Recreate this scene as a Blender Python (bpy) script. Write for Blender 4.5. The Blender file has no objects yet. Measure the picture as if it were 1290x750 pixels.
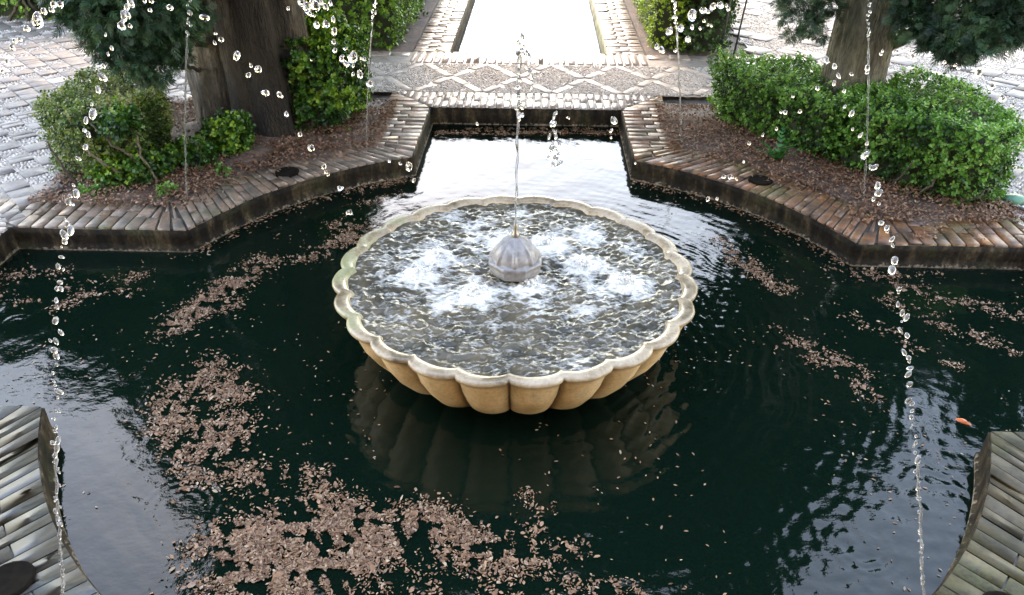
import bpy, math, random
import numpy as np
from mathutils import Matrix, Vector

# ---------------------------------------------------------------- camera, sky, sun, exposure
K = 1.85                       # model unit -> metres (applied to every root object at the end)
S = bpy.context.scene
COL = S.collection
cam = bpy.data.cameras.new('camera')
co = bpy.data.objects.new('camera', cam); COL.objects.link(co)
C_ = Vector((0.0765, -3.0425, 2.0450)); F_ = Vector((-0.02489, 0.83968, -0.54252)); U_ = Vector((-0.02188, 0.54210, 0.84003))
R_ = F_.cross(U_).normalized(); U_ = R_.cross(F_).normalized(); F_.normalize()
co.matrix_world = Matrix(((R_.x, U_.x, -F_.x, C_.x*K), (R_.y, U_.y, -F_.y, C_.y*K), (R_.z, U_.z, -F_.z, C_.z*K), (0, 0, 0, 1)))
cam.sensor_fit = 'HORIZONTAL'; cam.sensor_width = 36; cam.lens = 27.234; cam.clip_end = 2000; cam.clip_start = 0.05
S.camera = co
w = bpy.data.worlds.new('World'); S.world = w; w.use_nodes = True
nt = w.node_tree
sky = nt.nodes.new('ShaderNodeTexSky'); sky.sky_type = 'NISHITA'; sky.sun_disc = False
SUN_EL, SUN_AZ = math.radians(42), math.radians(-13)      # azimuth clockwise from +Y
sky.sun_elevation = SUN_EL; sky.sun_rotation = SUN_AZ
sky.air_density = 1.6; sky.dust_density = 0.5; sky.ozone_density = 1.0; sky.altitude = 300
bg = nt.nodes['Background']; bg.inputs[1].default_value = 0.15
nt.links.new(sky.outputs[0], bg.inputs[0])
sl = bpy.data.lights.new('sun', 'SUN'); sl.energy = 0.5; sl.angle = math.radians(16); sl.color = (1.0, 0.92, 0.82)
so = bpy.data.objects.new('sun', sl); COL.objects.link(so)
sd = Vector((math.sin(SUN_AZ)*math.cos(SUN_EL), math.cos(SUN_AZ)*math.cos(SUN_EL), math.sin(SUN_EL)))
so.rotation_euler = sd.to_track_quat('Z', 'Y').to_euler(); so.location = (0, -20, 30)
S.view_settings.view_transform = 'Standard'; S.view_settings.look = 'None'; S.view_settings.gamma = 1
S.view_settings.use_curve_mapping = False
S.view_settings.exposure = 3.4
S.view_settings.use_white_balance = True; S.view_settings.white_balance_temperature = 8200; S.view_settings.white_balance_tint = 19
S.render.engine = 'CYCLES'
S.cycles.use_denoising = True
S.cycles.max_bounces = 8; S.cycles.diffuse_bounces = 3; S.cycles.glossy_bounces = 4; S.cycles.transmission_bounces = 8
S.cycles.caustics_reflective = False; S.cycles.caustics_refractive = False; S.cycles.sample_clamp_indirect = 6

# ---------------------------------------------------------------- helpers
W, RP, YB, YF, CW, ZW = 0.75, 2.003, 2.867, 4.424, 0.356, -0.139
F1 = math.sqrt(RP*RP - W*W)
rng = np.random.default_rng(11)

def snoise(P, f, seed, octaves=1):
    P = np.atleast_2d(np.asarray(P, float)); r = np.random.default_rng(seed); out = np.zeros(len(P)); a = 1.0; tot = 0
    for o in range(octaves):
        k = r.normal(size=(7, P.shape[1])); k /= np.linalg.norm(k, axis=1)[:, None]; k *= f*2*math.pi*r.uniform(.55, 1.45, (7, 1)); ph = r.uniform(0, 6.28, 7)
        out += a*np.sin(P @ k.T + ph).sum(1)/2.6; tot += a; a *= .5; f *= 2.1
    return out/tot

class MB:
    """collects vertices, polygons of any size and a per-vertex random value, builds ONE mesh object"""
    def __init__(s): s.V = []; s.F = []; s.R = []; s.n = 0
    def add(s, V, F, R=None):
        V = np.asarray(V, float); s.V.append(V)
        for f in (F if isinstance(F, (list, tuple)) and len(F) and isinstance(F[0], np.ndarray) else [np.asarray(F)]):
            if len(f): s.F.append(np.asarray(f) + s.n)
        s.R.append(np.full(len(V), rng.random()) if R is None else np.asarray(R, float)); s.n += len(V)
    def scatter(s, tV, tF, M, P, R=None):
        """tV (m,3) template placed n times with matrices M (n,3,3) and positions P (n,3)"""
        n, m = len(P), len(tV)
        if n == 0: return
        V = np.einsum('nij,mj->nmi', M, tV) + P[:, None, :]
        R = rng.random(n) if R is None else R
        off = (np.arange(n)*m)[:, None, None]
        s.add(V.reshape(-1, 3), [(np.asarray(f)[None] + off).reshape(-1, np.asarray(f).shape[1]) for f in tF], np.repeat(R, m))
    def build(s, name, mat, parent=None, smooth=False, attr=None):
        V = np.concatenate(s.V); me = bpy.data.meshes.new(name)
        me.vertices.add(len(V)); me.vertices.foreach_set('co', V.ravel())
        tot = np.concatenate([np.full(len(f), f.shape[1]) for f in s.F]); idx = np.concatenate([f.ravel() for f in s.F])
        me.loops.add(len(idx)); me.loops.foreach_set('vertex_index', idx.astype(np.int32))
        me.polygons.add(len(tot)); me.polygons.foreach_set('loop_start', np.concatenate([[0], np.cumsum(tot)[:-1]]).astype(np.int32))
        if smooth: me.polygons.foreach_set('use_smooth', np.ones(len(tot), bool))
        a = me.attributes.new('rnd', 'FLOAT', 'POINT'); a.data.foreach_set('value', np.concatenate(s.R).astype(np.float32))
        for k, v in (attr or {}).items():
            a = me.attributes.new(k, 'FLOAT', 'POINT'); a.data.foreach_set('value', np.asarray(v, np.float32))
        me.update(calc_edges=True); me.validate()
        me.materials.append(mat)
        o = bpy.data.objects.new(name, me); COL.objects.link(o)
        if parent: o.parent = parent
        return o

def thing(name, label=None, cat=None, group=None, kind=None, loc=(0, 0, 0)):
    o = bpy.data.objects.new(name, None); COL.objects.link(o); o.location = loc; o.empty_display_size = .1
    return tag(o, label, cat, group, kind)
def tag(o, label=None, cat=None, group=None, kind=None):
    if label: o['label'] = label
    if cat: o['category'] = cat
    if group: o['group'] = group
    if kind: o['kind'] = kind
    return o
def quads_strip(A, B, closed=False):
    """two polylines -> verts and quads"""
    n = len(A); V = np.concatenate([A, B]); i = np.arange(n if closed else n-1); j = (i+1) % n
    return V, np.stack([i, j, j+n, i+n], -1)
def loft(rings):
    """rings (k,n,3), closed around"""
    k, n, _ = rings.shape; i, j = np.meshgrid(np.arange(k-1), np.arange(n), indexing='ij'); i = i.ravel(); j = j.ravel(); jn = (j+1) % n
    return rings.reshape(-1, 3), np.stack([i*n+j, i*n+jn, (i+1)*n+jn, (i+1)*n+j], -1)
def tube(P, r, n=8):
    P = np.asarray(P, float); r = np.broadcast_to(np.asarray(r, float), (len(P),)); T = np.gradient(P, axis=0); T /= np.linalg.norm(T, axis=1)[:, None] + 1e-9
    ref = np.array([.3, .9, .2]) if abs(T[0] @ np.array([.3, .9, .2])) < .85 else np.array([1., 0, 0])
    X = np.cross(T, ref); X /= np.linalg.norm(X, axis=1)[:, None] + 1e-9; Y = np.cross(T, X); a = np.linspace(0, 2*math.pi, n, endpoint=False)
    rings = P[:, None] + r[:, None, None]*(np.cos(a)[None, :, None]*X[:, None] + np.sin(a)[None, :, None]*Y[:, None])
    V, F = loft(rings); caps = [np.arange(n)[None, ::-1], (np.arange(n) + (len(P)-1)*n)[None]]
    return V, [F] + caps
def rot_to(N, spin=None):
    """matrices whose Z axis is N with random spin"""
    N = N/np.linalg.norm(N, axis=1)[:, None]; n = len(N); A = rng.normal(size=(n, 3)); X = np.cross(A, N); X /= np.linalg.norm(X, axis=1)[:, None] + 1e-9
    Y = np.cross(N, X); return np.stack([X, Y, N], -1)
def rotz(a):
    M = np.zeros((len(a), 3, 3)); M[:, 0, 0] = np.cos(a); M[:, 0, 1] = -np.sin(a); M[:, 1, 0] = np.sin(a); M[:, 1, 1] = np.cos(a); M[:, 2, 2] = 1; return M
def in_poly(P, poly):
    x, y = P[:, 0], P[:, 1]; c = np.zeros(len(P), bool); n = len(poly)
    for i in range(n):
        (x1, y1), (x2, y2) = poly[i], poly[(i+1) % n]
        if y1 == y2: continue
        c ^= ((y1 > y) != (y2 > y)) & (x < (x2-x1)*(y-y1)/(y2-y1)+x1)
    return c

# node helpers
def new_mat(name):
    m = bpy.data.materials.new(name); m.use_nodes = True; t = m.node_tree; return m, t, t.nodes['Principled BSDF']
def nd(t, kind, **kw):
    n = t.nodes.new('ShaderNode' + kind)
    for k, v in kw.items():
        if k.startswith('i_'):
            key = k[2:]; key = int(key) if key.isdigit() else key.replace('_', ' ')
            if isinstance(v, bpy.types.NodeSocket): t.links.new(v, n.inputs[key])
            else: n.inputs[key].default_value = v
        else: setattr(n, k, v)
    return n
def objco(t): return nd(t, 'TexCoord').outputs['Object']
def noise(t, scale, detail=4, rough=.55, vec=None, stretch=None):
    v = vec or objco(t)
    if stretch: v = nd(t, 'Mapping', i_Vector=v, i_Scale=stretch).outputs[0]
    return nd(t, 'TexNoise', i_Vector=v, i_Scale=scale, i_Detail=detail, i_Roughness=rough).outputs[0]
def ramp(t, fac, stops):
    n = nd(t, 'ValToRGB', i_Fac=fac); e = n.color_ramp.elements
    while len(e) > len(stops): e.remove(e[-1])
    while len(e) < len(stops): e.new(1)
    for el, (p, c) in zip(e, stops): el.position = p; el.color = (c if len(c) == 4 else (*c, 1)) if not isinstance(c, float) else (c, c, c, 1)
    return n.outputs[0]
def mixc(t, fac, a, b, mode='MIX'):
    n = nd(t, 'Mix', data_type='RGBA', blend_type=mode)
    for i, v in ((0, fac), (6, a), (7, b)):
        if isinstance(v, bpy.types.NodeSocket): t.links.new(v, n.inputs[i])
        else: n.inputs[i].default_value = v if i == 0 or len(v) == 4 else (*v, 1)
    return n.outputs[2]
def math_(t, op, a, b=0.0):
    n = nd(t, 'Math', operation=op)
    for i, v in ((0, a), (1, b)):
        if isinstance(v, bpy.types.NodeSocket): t.links.new(v, n.inputs[i])
        else: n.inputs[i].default_value = v
    return n.outputs[0]
def attr(t, name): return nd(t, 'Attribute', attribute_name=name).outputs['Fac']
def set_(t, b, **kw):
    for k, v in kw.items():
        k = k.replace('_', ' ')
        if isinstance(v, bpy.types.NodeSocket): t.links.new(v, b.inputs[k])
        elif hasattr(v, '__len__') and len(v) == 3 and b.inputs[k].type == 'RGBA': b.inputs[k].default_value = (*v, 1)
        else: b.inputs[k].default_value = v
def bump(t, b, h, strength=.3, dist=.01):
    t.links.new(nd(t, 'Bump', i_Height=h, i_Strength=strength, i_Distance=dist).outputs[0], b.inputs['Normal'])

# ---------------------------------------------------------------- materials
def mat_masonry(name, cols, dirt, moss, dirt_amt=.5, moss_amt=.45, rough=(.32, .65), bump_s=.35, scale=1.0):
    m, t, b = new_mat(name)
    c = ramp(t, attr(t, 'rnd'), [(i/(len(cols)-1), x) for i, x in enumerate(cols)])
    fine = noise(t, 60*scale, 5, .65); mid = noise(t, 9*scale, 4); big = noise(t, 2.3*scale, 3)
    c = mixc(t, .55, c, ramp(t, fine, [(.3, (.35, .35, .35)), (.5, (.95, .95, .95)), (.7, (1.35, 1.35, 1.35))]), 'MULTIPLY')
    c = mixc(t, ramp(t, mid, [(.62-dirt_amt*.4, 0.0), (.8-dirt_amt*.3, 1.0)]), c, dirt)
    c = mixc(t, ramp(t, big, [(.78-moss_amt*.5, 0.0), (.9-moss_amt*.4, 1.0)]), c, mixc(t, ramp(t, fine, [(.4, 0.0), (.6, 1.0)]), c, moss))
    set_(t, b, Base_Color=c, Roughness=ramp(t, mid, [(.3, (rough[0],)*3), (.7, (rough[1],)*3)]), Specular_IOR_Level=.5)
    bump(t, b, math_(t, 'ADD', fine, math_(t, 'MULTIPLY', mid, 1.5)), bump_s, .006)
    return m
M = {}
M['brick'] = mat_masonry('brick', [(.16, .10, .065), (.24, .155, .105), (.18, .125, .09), (.27, .185, .13)], (.075, .06, .045), (.09, .10, .025))
M['brick_orange'] = mat_masonry('brick_orange', [(.22, .085, .035), (.31, .135, .058), (.19, .09, .045), (.27, .15, .075)], (.065, .034, .02), (.10, .10, .02), .62, .55)
M['brick_pale'] = mat_masonry('brick_pale', [(.27, .21, .18), (.34, .275, .245), (.30, .24, .21), (.38, .325, .295)], (.20, .17, .16), (.14, .14, .07), .3, .25, (.22, .5))
M['brick_moss'] = mat_masonry('brick_moss', [(.035, .027, .013), (.065, .048, .024), (.028, .024, .013)], (.02, .018, .01), (.045, .05, .012), .5, .7, (.6, .9))
M['brick_blue'] = mat_masonry('brick_blue', [(.030, .040, .048), (.055, .066, .074), (.04, .048, .052)], (.06, .055, .05), (.05, .06, .03), .55, .35, (.42, .62), .2)
M['mortar'] = mat_masonry('mortar', [(.07, .06, .05), (.10, .085, .07)], (.04, .033, .026), (.05, .06, .02), .5, .5, (.35, .7))
M['mortar_pale'] = mat_masonry('mortar_pale', [(.34, .295, .265), (.40, .35, .315)], (.20, .18, .17), (.15, .15, .1), .35, .2, (.3, .6))
M['slab'] = mat_masonry('slab', [(.17, .145, .13), (.22, .19, .175), (.185, .16, .145), (.205, .18, .165), (.195, .17, .155), (.5, .46, .43)], (.13, .115, .105), (.2, .19, .16), .45, .2, (.42, .7), .35, .6)
M['pebble'] = mat_masonry('pebble', [(.24, .21, .19), (.46, .41, .375), (.64, .58, .53), (.38, .335, .305), (.56, .50, .46)], (.30, .27, .25), (.2, .19, .15), .25, .1, (.18, .38), .1)
M['strip'] = mat_masonry('strip', [(.36, .315, .285), (.46, .41, .375), (.40, .355, .325)], (.28, .245, .225), (.25, .24, .2), .4, .15, (.4, .65), .15)

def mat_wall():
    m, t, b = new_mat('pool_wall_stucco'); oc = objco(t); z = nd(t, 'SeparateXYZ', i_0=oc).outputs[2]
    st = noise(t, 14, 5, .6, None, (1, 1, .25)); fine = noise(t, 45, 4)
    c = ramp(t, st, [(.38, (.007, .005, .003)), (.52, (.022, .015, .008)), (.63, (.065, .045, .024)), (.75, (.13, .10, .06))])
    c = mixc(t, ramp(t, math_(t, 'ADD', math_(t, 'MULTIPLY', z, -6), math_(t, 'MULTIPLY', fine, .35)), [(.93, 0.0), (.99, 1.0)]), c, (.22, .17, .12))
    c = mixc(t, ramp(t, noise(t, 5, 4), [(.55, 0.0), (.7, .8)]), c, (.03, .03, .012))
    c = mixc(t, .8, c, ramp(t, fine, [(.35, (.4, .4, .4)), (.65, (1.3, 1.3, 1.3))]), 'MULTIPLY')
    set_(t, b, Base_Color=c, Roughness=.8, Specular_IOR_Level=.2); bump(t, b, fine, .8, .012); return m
M['wall'] = mat_wall()

def mat_soil(name, a, bb, cc):
    m, t, b = new_mat(name); n = noise(t, 22, 6, .7); f = noise(t, 90, 4)
    set_(t, b, Base_Color=mixc(t, ramp(t, noise(t, 4, 4), [(.4, 0.0), (.65, .8)]), ramp(t, n, [(.3, a), (.5, bb), (.7, cc)]), (.05, .04, .03)), Roughness=.8)
    bump(t, b, math_(t, 'ADD', n, f), .8, .012); return m
M['soil'] = mat_soil('soil', (.06, .035, .025), (.13, .08, .06), (.20, .135, .105))
M['ground'] = mat_soil('ground_gravel', (.2, .18, .16), (.3, .27, .25), (.38, .35, .33))

def mat_leaf(name, cols, rough=.45, trans=.25, spec=.4):
    m, t, b = new_mat(name)
    c = ramp(t, attr(t, 'rnd'), [(i/(len(cols)-1), x) for i, x in enumerate(cols)])
    set_(t, b, Base_Color=c, Roughness=rough, Specular_IOR_Level=spec)
    tr = nd(t, 'BsdfTranslucent', i_Color=mixc(t, 1, c, (.9, 1.0, .5), 'MULTIPLY'))
    mx = nd(t, 'MixShader', i_0=trans); t.links.new(b.outputs[0], mx.inputs[1]); t.links.new(tr.outputs[0], mx.inputs[2])
    t.links.new(mx.outputs[0], t.nodes['Material Output'].inputs[0]); return m
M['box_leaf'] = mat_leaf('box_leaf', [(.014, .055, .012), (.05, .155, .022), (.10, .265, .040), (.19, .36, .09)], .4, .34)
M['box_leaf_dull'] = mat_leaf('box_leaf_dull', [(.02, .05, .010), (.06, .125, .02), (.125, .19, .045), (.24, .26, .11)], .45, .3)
M['ivy_leaf'] = mat_leaf('ivy_leaf', [(.008, .035, .008), (.02, .085, .012), (.05, .15, .02), (.2, .34, .035)], .35, .32)
M['far_leaf'] = mat_leaf('far_leaf', [(.03, .09, .012), (.08, .19, .02), (.14, .28, .035), (.2, .34, .06)])
M['far_leaf_lit'] = mat_leaf('far_leaf_lit', [(.14, .26, .02), (.28, .42, .03), (.36, .5, .06), (.2, .34, .03)])  # light on the far right hedge's left face, put into the leaf colour
M['far_leaf_shaded'] = mat_leaf('far_leaf_shaded', [(.012, .035, .010), (.03, .075, .018), (.05, .11, .03)])  # same hedge's front, its shade put into the leaf colour
M['cypress_leaf'] = mat_leaf('cypress_leaf', [(.006, .024, .014), (.014, .048, .024), (.03, .085, .04), (.05, .11, .05)], .5, .15)
M['fern_leaf'] = mat_leaf('fern_leaf', [(.02, .13, .03), (.03, .2, .05)], .4)
M['litter'] = mat_leaf('litter', [(.075, .028, .013), (.17, .075, .038), (.28, .15, .09), (.12, .048, .024), (.36, .235, .15)], .6, .1)
M['float_leaf'] = mat_leaf('float_leaf', [(.05, .020, .008), (.21, .102, .052), (.36, .205, .118), (.12, .055, .026), (.47, .33, .22)], .55, .1)

def mat_bark(name, cols):
    m, t, b = new_mat(name)
    v = noise(t, 16, 6, .65, None, (1, 1, .16)); f = noise(t, 55, 4, .6, None, (1, 1, .3)); big = noise(t, 2.2, 3, .5, None, (1, 1, .4))
    c = ramp(t, v, [(.32, cols[0]), (.5, cols[1]), (.7, cols[2])])
    c = mixc(t, ramp(t, big, [(.42, 0.0), (.6, .8)]), c, cols[3])
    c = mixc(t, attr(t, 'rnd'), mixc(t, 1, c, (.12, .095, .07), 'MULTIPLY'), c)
    c = mixc(t, .7, c, ramp(t, f, [(.35, (.4, .4, .4)), (.65, (1.3, 1.3, 1.3))]), 'MULTIPLY')
    set_(t, b, Base_Color=c, Roughness=.8); bump(t, b, math_(t, 'ADD', math_(t, 'MULTIPLY', v, 2), f), 1.0, .07); return m
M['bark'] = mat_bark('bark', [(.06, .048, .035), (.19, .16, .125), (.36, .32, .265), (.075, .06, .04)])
M['bark_green'] = mat_bark('bark_green', [(.05, .045, .035), (.12, .11, .085), (.21, .195, .16), (.085, .095, .055)])
M['twig'] = mat_bark('twig', [(.14, .11, .08), (.22, .18, .13), (.3, .26, .2), (.14, .12, .08)])
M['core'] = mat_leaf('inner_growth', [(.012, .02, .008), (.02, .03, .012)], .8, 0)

def mat_stone_bowl():
    m, t, b = new_mat('bowl_stone'); oc = objco(t); z = nd(t, 'SeparateXYZ', i_0=oc).outputs[2]
    n = noise(t, 7, 5, .6); f = noise(t, 70, 4, .7); s = noise(t, 9, 4, .55, None, (1, 1, .2))
    side = ramp(t, math_(t, 'ADD', math_(t, 'MULTIPLY', n, .6), math_(t, 'MULTIPLY', s, .5)), [(.28, (.22, .13, .06)), (.45, (.50, .335, .17)), (.62, (.66, .47, .28)), (.78, (.46, .37, .27))])
    top = ramp(t, n, [(.3, (.10, .075, .042)), (.48, (.31, .235, .155)), (.68, (.44, .36, .265))])
    c = mixc(t, ramp(t, z, [(.196, 0.0), (.214, 1.0)]), side, top)
    x = nd(t, 'SeparateXYZ', i_0=oc).outputs[0]
    mo = math_(t, 'MULTIPLY', ramp(t, math_(t, 'ADD', math_(t, 'MULTIPLY', x, -.35), math_(t, 'MULTIPLY', n, .6)), [(.5, 0.0), (.62, .75)]), ramp(t, z, [(.17, 0.0), (.2, 1.0)]))
    c = mixc(t, mo, c, (.16, .18, .07))
    c = mixc(t, math_(t, 'MULTIPLY', math_(t, 'LESS_THAN', math_(t, 'ADD', z, math_(t, 'MULTIPLY', n, .06)), -.025), .85), c, (.045, .038, .022))
    c = mixc(t, math_(t, 'MULTIPLY', math_(t, 'POWER', attr(t, 'rnd'), 3.0), .85), c, (.06, .045, .025))
    c = mixc(t, .5, c, ramp(t, f, [(.3, (.45, .45, .45)), (.5, (1, 1, 1)), (.7, (1.25, 1.25, 1.25))]), 'MULTIPLY')
    set_(t, b, Base_Color=c, Roughness=mixc(t, ramp(t, z, [(.196, 0.0), (.214, 1.0)]), ramp(t, n, [(.3, .4), (.7, .7)]), ramp(t, n, [(.35, .14), (.65, .4)]))); bump(t, b, math_(t, 'ADD', f, n), .35, .006); return m
M['bowl'] = mat_stone_bowl()
M['moss'] = mat_masonry('moss', [(.02, .045, .015), (.035, .06, .02)], (.02, .03, .012), (.04, .08, .02), .3, .5, (.5, .8), .8)
def mat_simple(name, col, rough, metal=0):
    m, t, b = new_mat(name); n = noise(t, 40, 4)
    set_(t, b, Base_Color=mixc(t, ramp(t, n, [(.35, 0.0), (.65, 1.0)]), tuple(x*.6 for x in col), col), Roughness=rough, Metallic=metal); return m
M['finial'] = mat_simple('finial_stone', (.27, .255, .255), .35)
M['metal'] = mat_simple('nozzle_metal', (.32, .29, .25), .4, .8)
M['stake'] = mat_simple('stake_metal', (.04, .04, .045), .5, .3)
M['hole'] = mat_simple('hole_dark', (.010, .008, .006), .95); M['hole'].node_tree.nodes['Principled BSDF'].inputs['Specular IOR Level'].default_value = .05
M['lid'] = mat_simple('green_plastic', (.05, .19, .12), .5)
M['fish'] = mat_simple('fish_scales', (.75, .16, .03), .35)
M['fish_pale'] = mat_simple('fish_fin', (.75, .5, .32), .4)

def mat_glass():
    m, t, b = new_mat('clear_water'); set_(t, b, Base_Color=(.97, .98, .99), Roughness=.0, IOR=1.333, Transmission_Weight=1.0); return m
M['drop'] = mat_glass()
def mat_water(name, col, fine_amp, stretch, rough=.012):
    m, t, b = new_mat(name)
    a = noise(t, 26, 3, .5, None, stretch); c2 = noise(t, 60, 3, .5, None, stretch)
    set_(t, b, Base_Color=col, Roughness=rough, IOR=1.333, Specular_IOR_Level=.5)
    bump(t, b, math_(t, 'ADD', a, math_(t, 'MULTIPLY', c2, .3)), 1.0, fine_amp); return m
M['water'] = mat_water('pool_water', (.0016, .0062, .0038), .0015, (1, 1.3, 1))
M['far_water'] = mat_water('basin_water', (.01, .014, .012), .0012, (1, 1, 1))
def mat_bowl_water():
    m, t, b = new_mat('bowl_water'); fo = attr(t, 'foam')
    def ridged(sc, st, k): return math_(t, 'SUBTRACT', 1.0, math_(t, 'MULTIPLY', math_(t, 'ABSOLUTE', math_(t, 'SUBTRACT', noise(t, sc, 3, .6, None, st), .5)), k))
    r1 = ridged(8, (1, 2.4, 1), 7); r2 = ridged(19, (.8, 2.3, 1), 5); n = noise(t, 80, 4, .7)
    s = math_(t, 'ADD', math_(t, 'ADD', math_(t, 'MULTIPLY', r1, .38), math_(t, 'MULTIPLY', r2, .34)), math_(t, 'MULTIPLY', n, .45))
    f = ramp(t, math_(t, 'ADD', math_(t, 'MULTIPLY', fo, 1.25), math_(t, 'MULTIPLY', s, .75)), [(.56, 0.0), (.74, .5), (.95, 1.0)])
    body = ramp(t, noise(t, 7, 3), [(.35, (.045, .042, .032)), (.65, (.125, .10, .065))])
    set_(t, b, Base_Color=mixc(t, f, body, (.64, .615, .565)), Roughness=math_(t, 'ADD', .03, math_(t, 'MULTIPLY', f, .4)), IOR=1.333)
    bump(t, b, math_(t, 'ADD', noise(t, 30, 3, .55, None, (1, 1.6, 1)), math_(t, 'MULTIPLY', f, .4)), 1.0, .006); return m
M['bowl_water'] = mat_bowl_water()
def mat_jet():
    m, t, b = new_mat('aerated_water'); set_(t, b, Base_Color=(.97, .98, .99), Roughness=.12, IOR=1.333, Transmission_Weight=1.0)
    d = nd(t, 'BsdfDiffuse', i_Color=(.85, .87, .88, 1)); mx = nd(t, 'MixShader', i_0=.14); t.links.new(b.outputs[0], mx.inputs[1]); t.links.new(d.outputs[0], mx.inputs[2]); t.links.new(mx.outputs[0], t.nodes['Material Output'].inputs[0]); return m
M['jet'] = mat_jet()
M['foam'] = mat_simple('foam', (.80, .79, .76), .3)
# ---------------------------------------------------------------- tables (model units)
D_tl = [(-0.937,-1.379,1.677,0.0122),(-0.927,-1.371,1.674,0.0102),(-0.863,-1.536,1.697,0.0102),(-0.803,-1.661,1.712,0.0103),(-0.744,-1.787,1.729,0.0063),(-0.861,-1.638,1.671,0.0062),(-0.881,-1.636,1.656,0.0072),(-0.757,-1.807,1.714,0.0047),(-0.771,-1.822,1.684,0.0071),(-1.097,-1.379,1.532,0.0086),(-0.743,-1.377,1.684,0.0097),(-0.624,-1.593,1.731,0.0059),(-0.647,-1.476,1.694,0.0099),(-0.853,-1.22,1.644,0.0128),(-0.848,-1.272,1.637,0.0115),(-0.841,-1.31,1.617,0.0103)]
D_tr = [(-0.581,-1.48,1.676,0.0098),(-0.59,-1.431,1.615,0.0074),(-0.618,-1.326,1.594,0.0088),(-0.461,-1.658,1.653,0.0087),(-0.526,-1.384,1.547,0.0085),(-0.482,-1.54,1.601,0.0043),(-0.611,-1.219,1.483,0.0083),(-0.419,-1.66,1.587,0.0071),(-0.51,-1.321,1.47,0.0068),(-0.531,-1.228,1.392,0.0104),(-0.392,-1.581,1.478,0.0067),(-0.482,-1.228,1.306,0.0094),(-0.45,-1.252,1.264,0.0083),(-0.313,-1.708,1.453,0.0062),(-0.389,-1.351,1.254,0.0089),(-0.273,-1.74,1.386,0.0054),(-0.448,-1.36,1.669,0.0083)]
D_iv = [(-0.41,-1.387,1.687,0.0081),(-0.363,-1.518,1.708,0.0091),(-0.373,-1.445,1.701,0.0069),(-0.442,-1.173,1.633,0.0122),(-0.354,-1.445,1.701,0.0087),(-0.321,-1.54,1.714,0.009),(-0.393,-1.224,1.652,0.0088),(-0.399,-1.381,1.667,0.0073),(-0.44,-1.186,1.595,0.0101),(-0.335,-1.498,1.671,0.0109),(-0.333,-1.45,1.646,0.0069),(-0.406,-1.186,1.556,0.0101),(-0.361,-1.355,1.582,0.0074),(-0.348,-1.357,1.564,0.0083),(-0.302,-1.509,1.598,0.0093),(-0.258,-1.627,1.644,0.0085),(-0.381,-1.115,1.479,0.0074),(-0.257,-1.593,1.603,0.0072),(-0.343,-1.155,1.507,0.0082),(-0.275,-1.437,1.536,0.0088),(-0.401,-1.098,1.516,0.0053),(-0.393,-1.432,1.583,0.0036)]
D_ch = [(-0.249,-1.174,1.236,0.0095),(-0.203,-1.392,1.296,0.0085),(-0.201,-1.553,1.407,0.0051),(-0.278,-1.283,1.297,0.005),(-0.062,-1.26,1.387,0.0059),(0.158,-1.246,1.4,0.0059),(0.252,-1.378,1.443,0.01),(0.232,-1.521,1.473,0.0075),(0.046,-1.267,1.413,0.0068),(0.275,-1.613,1.442,0.0056),(-0.364,-1.379,1.204,0.0079)]
D_fr = [(0.35,-1.243,1.57,0.0116),(0.338,-1.395,1.602,0.008),(0.39,-1.145,1.58,0.0112),(0.353,-1.494,1.672,0.0099),(0.394,-1.379,1.671,0.0107),(0.465,-1.148,1.628,0.0122),(0.389,-1.395,1.626,0.0071),(0.432,-1.2,1.603,0.0079),(0.438,-1.261,1.616,0.0067),(0.502,-1.077,1.578,0.0074),(0.49,-1.042,1.582,0.0064),(0.474,-1.192,1.647,0.0099),(0.502,-1.146,1.642,0.0122),(0.432,-1.527,1.715,0.0065),(0.399,-1.207,1.552,0.0049)]
D_hr = [(0.735,-1.232,1.477,0.0093),(0.62,-1.48,1.505,0.0071),(0.62,-1.39,1.472,0.0075),(0.567,-1.435,1.437,0.0073),(0.676,-1.179,1.356,0.0085),(0.516,-1.522,1.451,0.0087),(0.521,-1.489,1.397,0.0045),(0.427,-1.707,1.458,0.0046),(0.499,-1.486,1.361,0.0054),(0.544,-1.379,1.308,0.0048),(0.523,-1.225,1.182,0.0084),(0.543,-1.234,1.19,0.0074),(0.688,-1.525,1.597,0.007),(0.711,-1.146,1.428,0.0054),(0.681,-1.606,1.632,0.0066)]
D_rp = [(0.845,-1.266,1.567,0.0061),(0.715,-1.631,1.669,0.0065),(0.851,-1.538,1.626,0.0063),(0.782,-1.722,1.668,0.0063),(1.033,-1.34,1.548,0.0083),(1.049,-1.376,1.53,0.0092),(0.864,-1.736,1.621,0.0073),(0.996,-1.556,1.551,0.0065),(0.764,-1.59,1.649,0.0051)]
ARC_L = [(-1.009,-1.916,0.478),(-0.982,-1.866,0.693),(-0.959,-1.823,0.848),(-0.943,-1.792,0.957),(-0.923,-1.754,1.078),(-0.908,-1.725,1.159),(-0.895,-1.701,1.222),(-0.889,-1.69,1.244),(-0.88,-1.672,1.283),(-0.873,-1.658,1.319),(-0.868,-1.649,1.337),(-0.858,-1.63,1.371),(-0.851,-1.617,1.4),(-0.843,-1.602,1.43),(-0.837,-1.59,1.449),(-0.828,-1.573,1.484),(-0.823,-1.563,1.504),(-0.811,-1.541,1.534),(-0.801,-1.522,1.556),(-0.782,-1.486,1.627),(-0.767,-1.457,1.657),(-0.754,-1.433,1.683),(-0.745,-1.415,1.702)]
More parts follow.
